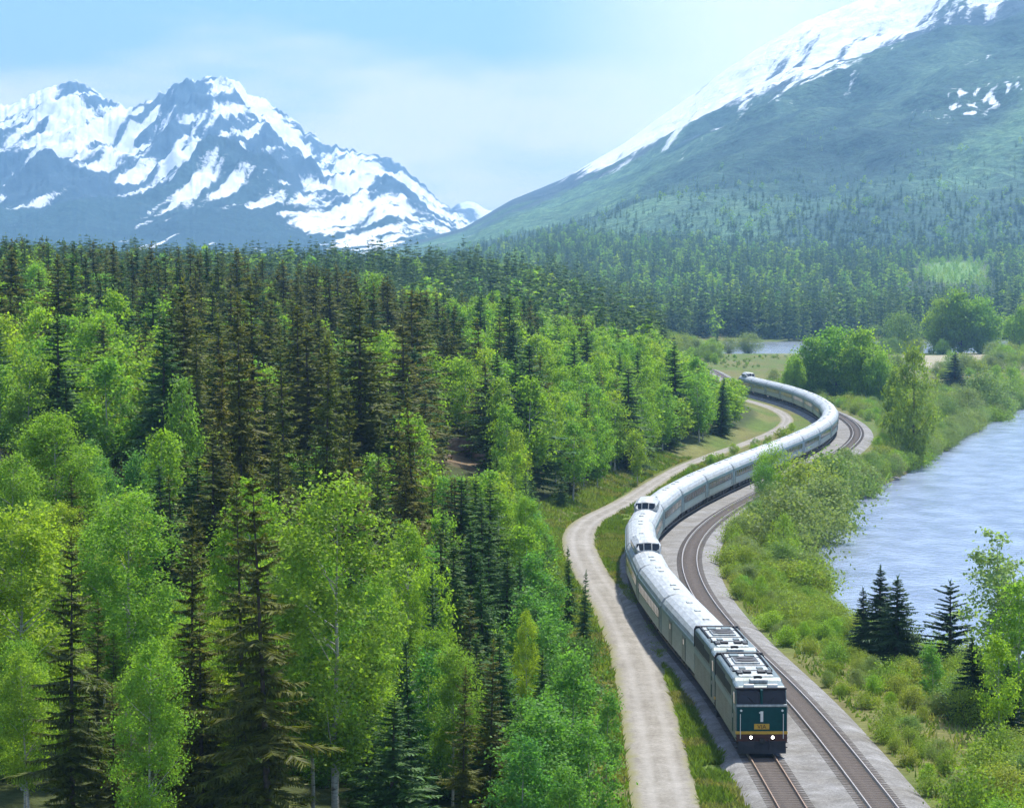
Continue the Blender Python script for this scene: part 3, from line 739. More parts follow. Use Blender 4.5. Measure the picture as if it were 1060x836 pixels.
K['tallalder'] = Kind('alder_bush', 'aspen', 'bark', [leaf_var(330 + i, 7, [2.5, 2.2][i], 95, 95, .085, lo=.04, egg=.45, spread=.42, trunk_r=.06, nl=12) for i in range(2)])
K['olive'] = Kind('olive_shrub', 'olive', 'bark', [bush_var(340 + i, [3.2, 4.2][i], [1.9, 2.2][i], [60, 75][i], 110, .075, spread=.42) for i in range(2)])

def plant(kind, x, y, h, wr=1.0, rz=None, var=None, z=None, label=None, cat='tree', group=None):
    kd = K[kind]; i = random.randrange(len(kd.var)) if var is None else var % len(kd.var)
    cm, tm, h0, r0 = kd.var[i]
    root = empty(kd.name, (x, y, float(ground(x, y)) - .05 if z is None else z), random.uniform(0, 6.28) if rz is None else rz)
    root.rotation_euler[0] = random.gauss(0, .022); root.rotation_euler[1] = random.gauss(0, .022)
    s = h / h0; root.scale = (s * wr, s * wr, s)
    c = bpy.data.objects.new('crown', cm); COL.objects.link(c); c.parent = root
    if tm is not None:
        t = bpy.data.objects.new('trunk', tm); COL.objects.link(t); t.parent = root
    tag(root, label, cat, group); return root

# ------------------------------------------------------------------ the wood: trees placed one by one first
placed = []                                                     # (x, y, clear radius)
def crest(px): return interp([(-60, 240), (0, 243), (100, 250), (200, 254), (300, 262), (380, 280), (430, 297), (480, 300), (550, 305), (600, 318), (650, 331), (690, 350), (720, 372), (745, 392), (900, 400)], px)
def put(kind, px, ytop, D, wr=1.0, label=None, cat='tree', var=None, clear=1.6, group=None):
    x = x_at(px, D); zg = float(ground(x, D)); h = z_at(ytop, D) - zg
    placed.append((x, D, clear)); return plant(kind, x, D, h, wr, None, var, None, label, cat, group)
for a in [
    ('aspen_near', 22, 522, 172, 1.25, 'big bright green aspen cut by the left edge, beside the thin brown spruce', 0),
    ('spruce_near', 72, 556, 152, 1.0, 'thin brown spruce with wispy boughs, lone dark tree near the left edge', 0),
    ('aspen_near', 130, 508, 186, 1.25, 'broad leafy aspen filling the gap between two thin spruces', 2),
    ('spruce_near', 197, 524, 166, .85, 'slender brown spruce between two bright aspens, bare lower stem', 1),
    ('spruce_near', 254, 492, 160, .85, 'left one of the tall twin spruces beside the yellow-green aspen', 2),
    ('spruce_near', 279, 482, 154, .95, 'right one of the tall twin spruces, dark stem showing through thin boughs', 0),
    ('aspen_near', 346, 497, 163, 1.15, 'tall yellow-green aspen with twin pale stems right of the twin spruces', 2),
    ('aspen_near', 322, 552, 166, .8, 'narrow aspen leaning behind the twin spruces, pale trunk', 1),
    ('aspen_near', 150, 664, 143, .85, 'small aspen with a bare white stem in front of the bright trees', 1),
    ('aspen_near', 262, 497, 182, 1.0, 'yellow topped aspen behind the tall twin spruces', 1),
    ('aspen_near', 58, 425, 228, 1.35, 'wide blue-green aspen above the left bright aspen, hazy crown', 0),
    ('aspen_near', 8, 470, 215, 1.1, 'leafy aspen behind the broad left edge aspen', 1),
    ('aspen', 116, 368, 352, .9, 'small round blue-green aspen standing out before the dark spruces', 1),
    ('aspen', 188, 392, 275, .75, 'thin yellow-green aspen with gaps in front of dark spruces', 1),
    ('spruce', 250, 304, 262, .95, 'huge dark spruce with a broken brown top, biggest of the central stand', 0),
    ('spruce', 226, 352, 250, .8, 'dark spruce close on the left of the huge central spruce', 1),
    ('spruce', 297, 334, 258, .8, 'narrow dark spruce just right of the huge central spruce', 3),
    ('spruce', 335, 352, 252, .9, 'second tallest dark spruce of the central stand, full skirt', 2),
    ('spruce', 362, 404, 240, .85, 'short dark spruce at the right foot of the central stand', 0),
    ('spruce', 384, 440, 228, .7, 'dark pointed spruce right of the central stand', 1),
    ('spruce', 431, 398, 262, .75, 'lone blackish spruce left of the pink rock face', 2),
    ('spruce', 205, 330, 300, .9, 'brown-green spruce behind the thin yellow aspen', 2),
    ('aspen_near', 422, 540, 202, .75, 'pale yellow-green aspen below the lone blackish spruce', 1),
    ('aspen', 452, 575, 205, .75, 'green aspen between the pale aspen and the willowy one', 3),
    ('aspen_near', 548, 512, 262, .9, 'grey-green feathery aspen beside the gravel road bend', 0),
    ('fir', 590, 566, 262, .75, 'dark layered fir overhanging the narrow bend of the gravel road', 0),
    ('fir', 604, 590, 252, .7, 'dark stepped fir closest to the gravel road edge', 1),
    ('aspen_near', 545, 632, 196, .62, 'bright yellow-green aspen in front of the dark stepped fir', 1),
    ('spruce_near', 505, 662, 168, 1.0, 'brown spruce with a dark flat skirt at the bottom edge', 1),
    ('spruce_near', 478, 690, 163, .8, 'short brown spruce left of the flat skirted one', 2),
    ('fir', 425, 660, 170, .8, 'green fir standing over dark undergrowth at the bottom', 0),
    ('fir', 450, 590, 196, .85, 'tall mid green fir in the middle of the lower wood', 2),
    ('fir', 500, 575, 215, .85, 'mid green fir behind the flat skirted brown spruce', 1),
    ('teal', 592, 668, 182, .9, 'young blue-green aspen beside the straight gravel road, tallest of its row', 0),
    ('teal', 568, 722, 170, 1.0, 'young leafy aspen left of the roadside row', 1),
    ('teal', 612, 748, 166, .95, 'young aspen touching the dry verge of the gravel road', 2),
    ('teal', 590, 790, 158, .95, 'young aspen in the bottom edge beside the road', 0),
    ('teal', 628, 716, 186, .8, 'small aspen pressed against the gravel road verge', 1),
    ('teal', 540, 765, 160, 1.1, 'bushy young aspen between brown spruce and road row', 2),
    ('fir', 560, 600, 232, .8, 'dull green fir tucked behind the bright yellow-green aspen', 2),
    ('fir', 637, 372, 640, 1.0, 'dark fir alone among bright aspens at the ridge end', 0),
    ('fir', 660, 362, 655, .9, 'second dark fir among bright aspens at the ridge end', 1),
    ('aspen', 632, 405, 470, 1.0, 'bright broad aspen at the foot of the hill by the light path', 2),
    ('aspen', 600, 445, 440, .9, 'lime green aspen left of the hill foot aspens', 0),
    ('aspen', 660, 440, 452, .85, 'round lime aspen nearest the second dome car', 3),
]: put(a[0], a[1], a[2], a[3], a[4], a[5], 'tree', a[6])
for a in [
    ('darkfir', 912, 588, 250, 1.45, 'tallest dark fir of the three standing against the lake', 0),
    ('darkfir', 929, 598, 247, 1.55, 'right-hand dark fir of the lakeside trio, broad skirt', 1),
    ('darkfir', 897, 610, 252, 1.35, 'left-hand dark fir of the lakeside trio, slim', 0),
    ('pine', 985, 603, 243, 1.55, 'open branched dark pine silhouetted against the lake water', 0),
    ('poplar', 1034, 543, 217, 1.15, 'tall pale poplar at the right edge over the lake', 0),
    ('poplar', 1055, 575, 214, 1.1, 'second pale poplar half cut by the right edge', 0),
    ('aspen', 1056, 604, 206, 1.0, 'bright green aspen leaving the right edge below the poplars', 1),
    ('darkfir', 1010, 664, 216, 1.5, 'dark fir in shade below the pale poplar', 1),
    ('darkfir', 1046, 690, 204, 1.5, 'dark fir at the right edge under the bright aspen', 0),
    ('aspen', 1036, 660, 200, .8, 'lower green aspen under the pale poplar by the right edge', 0),
    ('teal', 968, 668, 224, 1.0, 'young leafy aspen standing before the open branched pine', 1),
    ('willowtree', 946, 358, 560, .62, 'tall airy yellow-green willow on the shore, right of the train curve', 0),
    ('willowtree', 928, 380, 575, .6, 'shorter airy willow leaning beside the tall shore willow', 1),
    ('broad', 838, 350, 775, .9, 'left dome of the big broadleaf clump behind the last cars', 1),
    ('broad', 866, 336, 780, .95, 'highest broadleaf tree of the clump behind the last cars', 0),
    ('broad', 893, 342, 770, .95, 'right broadleaf tree of the clump behind the last cars', 1),
    ('broad', 910, 362, 765, .75, 'lowest broadleaf tree, right end of the clump behind the train', 0),
    ('broad', 822, 368, 768, .7, 'small broadleaf tree at the left end of that clump', 0),
    ('broad', 975, 307, 1245, .9, 'left tree of the great cottonwood clump below the far forest', 0),
    ('broad', 995, 300, 1245, 1.0, 'highest tree of the great cottonwood clump below the far forest', 1),
    ('broad', 1016, 306, 1245, .95, 'right tree of the great cottonwood clump below the far forest', 0),
    ('broad', 1055, 318, 1230, 1.0, 'bright cottonwood cut by the right edge below the far forest', 1),
    ('darkfir', 988, 366, 865, 1.9, 'lone squat dark fir on the pale shingle by the lake end', 1),
    ('fir', 742, 338, 1250, 1.0, 'dark bushy fir by the far river, left of grey shrubs', 0),
    ('aspen', 737, 348, 1150, 1.3, 'pale rounded aspen at the end of the wooded hill', 3),
]: put(a[0], a[1], a[2], a[3], a[4], a[5], 'tree', a[6])

# ------------------------------------------------------------------ rocks
def rock_mesh(name, sx, sy, sz, seed, m, sub=4, blocky=.35):
    bm = bmesh.new(); bmesh.ops.create_icosphere(bm, subdivisions=sub, radius=1)
    g = random.Random(seed); planes = [(Vector((g.gauss(0, 1), g.gauss(0, 1), g.gauss(0, .8))).normalized(), g.uniform(.55, .95)) for _ in range(14)]
    for v in bm.verts:
        p = v.co.copy()
        for nrm, d in planes:
            k = p.dot(nrm)
            if k > d: p -= nrm * (k - d) * .92
        q = float(fbm(p.x * 2.3 + seed, p.y * 2.3 + p.z * 1.9, seed, 4) - .5) * blocky
        p *= 1 + q; v.co = Vector((p.x * sx, p.y * sy, p.z * sz))
    me = bpy.data.meshes.new(name); bm.to_mesh(me); bm.free(); me.materials.append(m); return me
pink_rock = simple('pinkish_rock', (.29, .20, .16), .9, var=.5, nscale=1.2, bmp=.6)
pale_rock = simple('pale_crest_rock', (.42, .36, .31), .9, var=.35, nscale=.8, bmp=.6)
dark_rock = simple('wet_dark_rock', (.03, .032, .036), .55, var=.4, nscale=1.5, bmp=.5)
grey_rock = simple('grey_shore_rock', (.14, .135, .125), .85, var=.4, nscale=2, bmp=.5)
def rock_at(name, px, py, D, w, h, d, m, seed, label, cat='rock', zoff=0, group=None):
    x = x_at(px, D); o = mesh_obj(name, rock_mesh(name, w / 2, d / 2, h, seed, m)); o.location = (x, D, float(ground(x, D)) + zoff)
    tag(o, label, cat, group); placed.append((x, D, w * .5)); return o
rock_at('rock_outcrop', 477, 480, 426, 4.4, 1.5, 2.6, pink_rock, 3, 'largest pinkish bare rock face showing between dark spruces on the slope', zoff=.9)
rock_at('rock_outcrop', 497, 484, 423, 2.8, 1.2, 2.6, pink_rock, 8, 'right shoulder of pinkish rock beside the largest bare face', zoff=.4)
rock_at('rock_outcrop', 461, 490, 419, 2.2, .9, 2.2, pink_rock, 12, 'low pinkish rock at the left foot of the bare face', zoff=.2)
def ground_D(px, py, lo, hi):
    Ds = np.arange(lo, hi, 2.0); return float(Ds[np.argmin(np.abs(py_of(ground(x_at(px, Ds), Ds), Ds) - py))])
CREST_D = ground_D(458, 301, 560, 1100); print('CREST', CREST_D)
for i, (px, w, h, lb) in enumerate([(440, 8, 1.8, 'left pale rock knob on the wooded crest'), (457, 10, 2.2, 'highest pale rock knob on the wooded crest'), (474, 7, 1.6, 'right pale rock knob on the wooded crest')]):
    x = x_at(px, CREST_D); zg = float(ground(x, CREST_D))
    o = mesh_obj('rock_outcrop', rock_mesh('rock_outcrop', w / 2, 3.5, h, 40 + i, pale_rock)); o.location = (x, CREST_D, zg + .2); tag(o, lb, 'rock'); placed.append((x, CREST_D, 5))
def shore_rock(px, py, w, h, m, seed, label, group=None):
    x, y = at_z(px, py, -4.7); o = mesh_obj('boulder', rock_mesh('boulder', w / 2, w * .4, h, seed, m, 3)); o.location = (x, y, -4.75); tag(o, label, 'rock', group)
shore_rock(864, 540, 3.9, 1.15, dark_rock, 21, 'big black boulder lying in the lake at the shrubby point')
shore_rock(852, 541, 1.8, .7, dark_rock, 22, 'small black boulder touching the left of the big one')
shore_rock(905, 508, 2.6, .8, dark_rock, 23, 'flat dark rock at the waterline below olive shrubs')
shore_rock(925, 497, 2.4, .7, grey_rock, 24, 'grey rock at the waterline near the airy willows')
shore_rock(893, 516, 1.8, .6, grey_rock, 25, 'small grey rock between the black boulder and the flat dark one')
shore_rock(968, 470, 3.0, .8, dark_rock, 26, 'dark rock below the grey shrubs on the far bank')

# ------------------------------------------------------------------ the wood: the rest, scattered
def scatter(n, D0, D1, u0, u1, space, ok):
    """dart throwing in plan, D uniform by area, with a cell grid"""
    out = []; cell = {}; cs = 6.0
    for (x, y, c) in placed: cell.setdefault((int(x // cs), int(y // cs)), []).append((x, y, c))
    Ds = np.sqrt(RNG.random(n) * (D1 ** 2 - D0 ** 2) + D0 ** 2); us = RNG.uniform(u0, u1, n)
    for D, u in zip(Ds, us):
        x = (u - CX) / F * D
        if not ok(x, D, u): continue
        sp = space(D); ci, cj = int(x // cs), int(D // cs); good = True
        for a in (-1, 0, 1):
            for b in (-1, 0, 1):
                for (qx, qy, c) in cell.get((ci + a, cj + b), ()):
                    if (qx - x) ** 2 + (qy - D) ** 2 < max(sp if c is None else c + sp * .3, .3) ** 2: good = False; break
                if not good: break
            if not good: break
        if good: cell.setdefault((ci, cj), []).append((x, D, None)); out.append((x, D, u))
    return out
def left_ok(x, D, u):
    if ((x + 6.6) / 4.6) ** 2 + ((D - 416) / 13) ** 2 < 1: return False
    s = float(road_x(min(D, 1500))) - 3.4 - x
    return s > 2.0 + (.6 if D < 330 else 0) and u < 770
cand = []
for x, D, u in scatter(16000, 158, 830, -45, 775, lambda D: 3.0 + D * .0036, left_ok):
    zg = float(ground(x, D)); s = float(road_x(D)) - 3.4 - x
    nz = float(fbm(x * .05, D * .022, 131, 3)) - .5; r = random.random() + nz * .9
    yb = py_of(zg + 8, D)
    if u > 560 and yb < 520: pr = (.07, .24)
    elif u > 385 and yb >= 520: pr = (.10, .56)
    elif 175 < u < 455 and 310 < yb < 545: pr = (.72, .88)
    elif u <= 175 and 372 < yb < 560: pr = (.16, .30)
    elif u < 430 and yb <= 372: pr = (.46, .80)
    elif u <= 560 and yb < 520: pr = (.24, .62)
    else: pr = (.42, .50)
    kind = 'spruce' if r < pr[0] else 'fir' if r < pr[1] else 'aspen'
    h = {'spruce': random.gauss(15.0, 3.2), 'fir': random.gauss(13.0, 2.8), 'aspen': random.gauss(11.5, 1.8)}[kind]
    if u > 560 and D > 380: h *= .86
    if D < 260: h *= .86
    if D < 265 and u > 385: h = min(h, random.uniform(6.5, 11.5))
    if s < 8 and D < 400: kind = 'aspen' if kind == 'spruce' else kind; h = min(h, 3.0 + s * .8 + random.uniform(-.5, 1.5))
    top = py_of(zg + h, D)
    lim = crest(u) + random.uniform(-3, 9)
    if 445 < u < 512 and D < 421: lim = max(lim, 494)
    if 428 < u < 488 and D < CREST_D: lim = max(lim, 301)
    if D < 170: lim = max(lim, 600)
    if D < 300 and u < 420: lim = max(lim, random.uniform(430, 520) if D > 215 else random.uniform(560, 660))
    if top < lim:
        h2 = z_at(lim, D) - zg
        if h2 < 3.0: continue
        h = h2
    if D < 240 and kind == 'aspen': k2 = 'aspen_near'
    elif D < 205 and kind == 'spruce': k2 = 'spruce_near'
    else: k2 = kind
    if kind == 'aspen' and h < 7.5 and D < 330: k2 = 'teal'
    cand.append([k2, x, D, h, u, py_of(zg + h * .7, D)])
# who is built one by one: the 300 of each kind that show largest
ORD = {}
for name in ('spruce_tree', 'fir_tree', 'aspen_tree', 'young_aspen_tree'):
    lst = [c for c in cand if K[c[0]].name == name and -12 < c[4] < 1072]; lst.sort(key=lambda c: -c[3] / c[2])
    ORD[name] = lst
# keep room for the trees placed by hand
HAND = {}
for o in COL.objects:
    if o.type == 'EMPTY' and o.get('category') == 'tree': HAND[o.name.split('.')[0]] = HAND.get(o.name.split('.')[0], 0) + 1
ZONES = [  # (u0, u1, y0, y1, words)
    (-99, 110, 0, 330, 'under the skyline at the far left'), (110, 240, 0, 330, 'under the skyline below the snowy twin peaks'), (240, 360, 0, 350, 'on the crest above the huge central spruce'),
    (360, 470, 0, 350, 'on the crest beside the pale rock knobs'), (470, 580, 0, 360, 'on the crest right of the pale rock knobs'), (580, 660, 0, 400, 'on the ridge end among lime crowns'), (660, 800, 0, 420, 'on the last slope above the light path'),
    (-99, 90, 330, 460, 'above the wide blue-green aspen'), (90, 210, 330, 470, 'around the small round blue-green aspen'), (210, 300, 350, 500, 'behind the huge central spruce'), (300, 400, 350, 500, 'behind the second tallest central spruce'),
    (400, 455, 350, 470, 'around the lone blackish spruce'), (455, 520, 350, 470, 'above the pink rock face'), (520, 590, 360, 460, 'between the pink rock face and the ridge end'), (590, 800, 400, 560, 'at the hill foot facing the dome cars'),
    (400, 520, 470, 580, 'below the pink rock face'), (520, 660, 460, 580, 'above the gravel road bend'), (-99, 120, 460, 640, 'behind the thin brown left spruce'), (120, 230, 470, 640, 'behind the broad leafy aspen'), (230, 320, 500, 640, 'behind the tall twin spruces'),
    (320, 420, 500, 640, 'behind the yellow-green aspen'), (420, 520, 580, 700, 'in the middle of the lower wood'), (520, 680, 580, 700, 'beside the stepped fir and gravel road'), (-99, 200, 640, 2000, 'in the bottom left corner'), (200, 420, 640, 2000, 'below the tall twin spruces'),
    (420, 530, 700, 2000, 'around the flat skirted brown spruce'), (530, 760, 700, 2000, 'along the straight gravel road'), (-99, 900, 0, 2000, 'deep in the wood on the slope')]
ADJ = {'spruce_tree': 'dark brownish spruce', 'fir_tree': 'mid green fir', 'aspen_tree': 'bright green aspen', 'young_aspen_tree': 'low young aspen'}
PLU = {'spruce_tree': 'dark brownish spruces', 'fir_tree': 'mid green firs', 'aspen_tree': 'bright green aspens', 'young_aspen_tree': 'low young aspens'}
def label_zone(items, zone_of, adj, plu):
    """items: (object, u, y, h, D). Extremes of each zone get a label of their own; the rest share one."""
    by = {}
    for it in items: by.setdefault(zone_of(it), []).append(it)
    for zn, L_ in by.items():
        left = list(L_)
        def take(key, words):
            if not left: return
            it = max(left, key=key); left.remove(it); it[0]['label'] = f'{words} {adj} {zn}'; it[0]['group'] = f'{plu} {zn}'
        if len(L_) == 1:
            L_[0][0]['label'] = f'lone {adj} {zn}'; continue
        take(lambda i: i[3] / i[4], 'largest looking'); take(lambda i: -i[1], 'leftmost'); take(lambda i: i[1], 'rightmost')
        if len(L_) > 4: take(lambda i: i[4], 'rearmost'); take(lambda i: -i[4], 'front-most')
        if len(L_) > 6: take(lambda i: -i[3] / i[4], 'smallest looking')
        for it in left: it[0]['label'] = f'{adj} packed in the stand {zn}'; it[0]['group'] = f'{plu} {zn}'
def zone_words(it):
    for (a, b, c, d, w) in ZONES:
        if a <= it[1] < b and c <= it[2] < d: return w
    return ZONES[-1][4]
rest = []
for name, lst in ORD.items():
    n = 300 - HAND.get(name, 0); items = []
    for c in lst[:n]:
        o = plant(c[0], c[1], c[2], c[3], random.uniform(1.25, 1.9) if c[0] in ('spruce', 'fir') else random.uniform(.85, 1.25)); items.append((o, c[4], c[5], c[3], c[2]))
    label_zone(items, zone_words, ADJ[name], PLU[name]); rest += lst[n:]
print('TREES', {k: len(v) for k, v in ORD.items()}, 'rest', len(rest))

# ------------------------------------------------------------------ masses: the rest of the wood, the far ridge, the valley forest
def merged(name, templates, items, crown_mat, label, cat='forest', kind='stuff'):
    """items: (x, y, z, h, wr). One mesh of triangles, each tree turned and scaled, with its own tone t."""
    Vs, Fs, vv, tt = [], [], [], []; n0 = 0
    for (x, y, z, h, wr) in items:
        V, T, v, h0 = templates[random.randrange(len(templates))]
        a = random.uniform(0, 6.28); s = h / h0; c, q = math.cos(a) * s * wr, math.sin(a) * s * wr
        P = np.empty_like(V); P[:, 0] = V[:, 0] * c - V[:, 1] * q + x; P[:, 1] = V[:, 0] * q + V[:, 1] * c + y; P[:, 2] = V[:, 2] * s + z
        Vs.append(P); Fs.append(T + n0); n0 += len(V); vv.append(v); tt.append(np.full(len(V), random.random()))
    me = fast_mesh(name, np.concatenate(Vs), np.concatenate(Fs), {'v': np.concatenate(vv), 't': np.concatenate(tt)}, [M[crown_mat]])
    o = mesh_obj(name, me); tag(o, label, cat, None, kind); return o
def con_t(seed, h, r, lv, per, tw, width, **k):
    V, T, v = spruce(seed, h, r, lv, per, tw, width=width, **k); return (V, T, v, h)
def leaf_t(seed, h, r, cl, lv, sz, **k):
    (V, T, v), C = leafy(seed, h, r, cl, lv, sz, **k); return (V, T, v, h)
T_mid_s = [con_t(400 + i, 18, [3.0, 2.6, 3.2][i], 24, 7, 6, .24, twl=.45, ragged=.5) for i in range(3)]
T_mid_f = [con_t(410 + i, 15, [2.5, 2.9][i], 24, 7, 6, .24, twl=.45, ragged=.45) for i in range(2)]
T_mid_a = [leaf_t(420 + i, 14, [2.7, 3.1, 2.4][i], 46, 26, .34, lo=.12, spread=.55) for i in range(3)]
T_far_c = [con_t(430 + i, 17, [2.5, 2.1, 2.8, 2.3][i], 11, 5, 3, .55, twl=.6, ragged=.6) for i in range(4)]
T_far_a = [leaf_t(440 + i, 13, [3.2, 2.8][i], 30, 7, .7, lo=.1, spread=.6) for i in range(2)]
def itm(c): return (c[1], c[2], float(ground(c[1], c[2])) - .1, c[3], random.uniform(1.2, 1.8))
for name, tmpl, mt, lb in (('spruce_tree', T_mid_s, 'spruce', 'dense dark brownish spruces packed on the hillside behind the larger ones'), ('fir_tree', T_mid_f, 'fir', 'mid green firs packed on the hillside behind the larger ones'), ('aspen_tree', T_mid_a, 'aspen', 'bright green aspens packed on the hillside behind the larger ones')):
    it = [itm(c) for c in rest if K[c[0]].name == name]
    if it: merged({'spruce_tree': 'spruce_forest', 'fir_tree': 'fir_forest', 'aspen_tree': 'aspen_forest'}[name], tmpl, it, mt, lb)
def far_cap(u): return interp([(-60, 238), (0, 239), (60, 246), (150, 249), (220, 250), (290, 249), (350, 243), (440, 250), (500, 258), (545, 265), (600, 280), (680, 300), (760, 330)], u)
it, ita = [], []
for x, D, u in scatter(14000, 830, 1560, -70, 700, lambda D: 3.4 + D * .0012, lambda x, D, u: x < float(track_x(min(D, 1500))) - 12 and x < 72):
    zg = float(ground(x, D)); h = random.gauss(15.5, 3.4); lim = far_cap(u) + random.uniform(-5, 16) + 9 * (float(vnoise(u * .06, D * .004, 201)) - .5)
    if py_of(zg + h, D) < lim: h = z_at(lim, D) - zg
    if h < 4.5: continue
    if random.random() < .12 + .5 * max(0, float(fbm(x * .02, D * .01, 141, 3)) - .52): ita.append((x, D, zg, h * .8, 1.1))
    else: it.append((x, D, zg, h, random.uniform(1.3, 2.1)))
merged('ridge_forest', T_far_c, it, 'far', 'dense blue-green conifer forest covering the far ridge under the snowy mountain')
merged('ridge_aspens', T_far_a, ita, 'aspen', 'lighter green aspens mixed into the far ridge forest', 'forest')
print('RIDGE', len(it), len(ita))
it, ita = [], []
for x, D, u in scatter(15000, 1575, 3750, 470, 1130, lambda D: 3.6 + (D - 1575) * .0036, lambda x, D, u: True):
    zg = float(ground(x, D)); clr = ((u - 985) / 42) ** 2 + ((D - 2620) / 290) ** 2 < 1
    h = random.gauss(19, 3.5) if D < 1750 else random.gauss(15, 3.2)
    if abs(u - 985) < 46 and 1900 < D < 2420: h *= .5
    if clr or random.random() < .10 + (.10 if D > 1900 else 0) + 1.2 * max(0, float(fbm(x * .006, D * .004, 151, 3)) - .52): ita.append((x, D, zg, h * (.35 if clr else .7), 1.2))
    else: it.append((x, D, zg, h, random.uniform(.95, 1.45)))
for k in range(420):                                            # the near front of the valley forest
    u = random.uniform(560, 1110); D = random.uniform(1568, 1640) + 25 * math.sin(u * .02); x = (u - CX) / F * D
    it.append((x, D, float(ground(x, D)), random.gauss(20.5, 3.5), random.uniform(.8, 1.1)))
for k in range(6000):                                           # the wood thinning out up the mountain foot
    u = random.uniform(440, 1130); T_ = .02 + .36 * random.random() ** 1.3; D = 2950 + 3850 * T_; x = (u - CX) / F * D
    zz = max(mountain_z(u, T_), float(ground(x, D)) if D < 4200 else -99)
    if random.random() > 1.2 * (1 - T_ / .39) + .9 * (float(fbm(x * .004, D * .0025, 191, 3)) - .5): continue
    (it if random.random() < .93 else ita).append((x, D, zz - .5, random.gauss(11.5 - 12 * T_, 1.5), random.uniform(1.0, 1.7)))
merged('valley_forest', T_far_c, it, 'far', 'dark conifer forest filling the valley floor below the forested mountain')
merged('valley_aspens', T_far_a, ita, 'aspen', 'pale green clearing and lighter broadleaf trees in the valley forest')
print('VALLEY', len(it), len(ita))

# ------------------------------------------------------------------ shrubs of the lake bank
def bank_ok(x, D, u):
    tx = float(track_x(min(D, 1500)))
    return x > tx + 8.6 + (1.0 if D > 480 else 0) and x < float(shore_x(D)) - .3 and u < 1085 and D < 900
sh = []
for x, D, u in scatter(9000, 158, 880, 600, 1085, lambda D: .95 + D * .0022, bank_ok):
    tx = float(track_x(D)); sxx = float(shore_x(D)); t = (x - tx - 8.6) / max(sxx - tx - 8.6, 1)
    h = random.uniform(.8, 1.7) + 1.3 * t * random.random()
    if D > 320: h += random.uniform(.2, 1.2) + 2.0 * max(0, t - .35)
    if D > 395 and D < 490: h += random.uniform(.6, 1.8)
    if D > 520: h = random.uniform(1.2, 2.6) + 2.2 * smooth(.4, 1, t)
    if D < 240 and u > 985: h += random.uniform(.2, 1.3)
    r = random.random()
    k = 'willow' if r < (.66 if D < 330 else .35) else 'alder' if r < (.88 if D < 330 else .55) else 'olive'
    if D > 560 and k == 'willow' and random.random() < .5: k = 'olive'
    if k == 'alder' and h > 3.2: k = 'olive' if random.random() < .5 else 'willow'
    if k == 'willow': h = min(h, 3.4)
    sh.append([k, x, D, float(h), u, py_of(float(ground(x, D)) + h / 2, D)])
for x, D, u in scatter(2600, 880, 1275, 640, 1120, lambda D: 5.5, lambda x, D, u: x > float(track_x(min(D, 1500))) + 10 and x < float(shore_x(D)) - 1 and float(fbm(x * .02, D * .011, 51, 3)) < .5):
    sh.append([random.choice(['olive', 'olive', 'willow', 'alder']), x, D, random.uniform(2.0, 6.0) if not (745 < u < 835 and D > 1000) else random.uniform(.6, 1.4), u, py_of(2, D)])
for x, D, u in scatter(1200, 420, 800, 640, 830, lambda D: 3.4, lambda x, D, u: float(road_x(D)) - 3.4 - x < 2 and x < float(track_x(D)) - 6.5 and x > float(road_x(D)) + 2.6):
    sh.append([random.choice(['willow', 'alder']), x, D, random.uniform(.6, 1.8), u, py_of(1, D)])
for (k, px, ytop, D, wr, lb) in [
    ('tallalder', 800, 456, 412, .75, 'tall green alder bush covering part of the silver cars'), ('tallalder', 790, 474, 409, .75, 'lower alder bush left of the one covering the silver cars'),
    ('olive', 822, 512, 356, 1.0, 'tall grey-green bush leaning over the lake point'), ('tallalder', 812, 532, 345, .8, 'round dark green bush at the lake point, before the tall grey one'),
    ('olive', 848, 498, 402, 1.0, 'greyish bush behind the black boulder'), ('olive', 858, 475, 430, 1.0, 'greyish bush between black boulder and train curve'), ('willow', 835, 480, 415, 1.1, 'yellowish bush between alder bush and greyish ones'),
    ('olive', 1000, 402, 722, 1.1, 'big grey bush on the far bank beside the water'), ('olive', 1022, 388, 760, 1.1, 'grey bush on the far bank, right of the big one'), ('tallalder', 1046, 380, 815, 1.1, 'green bush at the far lake end by the right edge'),
    ('olive', 982, 412, 690, 1.0, 'grey bush on the far bank, left of the big one'), ('olive', 775, 345, 1262, 1.5, 'wide pale grey bush by the far river'), ('olive', 754, 350, 1255, 1.3, 'pale grey bush by the far river, left of the wide one'),
    ('olive', 930, 325, 1262, 1.2, 'pale feathery bush left of the great cottonwoods')]:
    x = x_at(px, D); zg = float(ground(x, D)); plant(k, x, D, z_at(ytop, D) - zg, wr, None, None, None, lb, 'shrub')
SZ = [(158, 200, 'at the bottom right beside the ballast'), (200, 235, 'below the pale poplars'), (235, 262, 'around the dark lakeside firs'), (262, 300, 'left of the lakeside fir trio'), (300, 345, 'opposite the first dome car'), (345, 400, 'near the black boulder point'), (400, 470, 'beside the tall alder bush'), (470, 560, 'inside the bend facing the lake'), (560, 700, 'behind the airy willows'), (700, 880, 'by the squat dark fir'), (880, 1500, 'on the far river flats')]
NM = {'willow': ('yellow-green willow shrub', 'yellow-green willow shrubs'), 'alder': ('fresh green alder shrub', 'fresh green alder shrubs'), 'olive': ('greyish olive shrub', 'greyish olive shrubs')}
srest = []; UNDER = []
for k in ('willow', 'alder', 'olive'):
    lst = [c for c in sh if c[0] == k and -5 < c[4] < 1072]; lst.sort(key=lambda c: -c[3] / c[2]); items = []
    for c in lst[:285]:
        o = plant(k, c[1], c[2], c[3], random.uniform(.8, 1.25), cat='shrub'); items.append((o, c[4], c[5], c[3], c[2]))
    label_zone(items, lambda it: next((w for a, b, w in SZ if a <= it[4] < b), SZ[-1][2]), *NM[k]); srest += lst[285:]
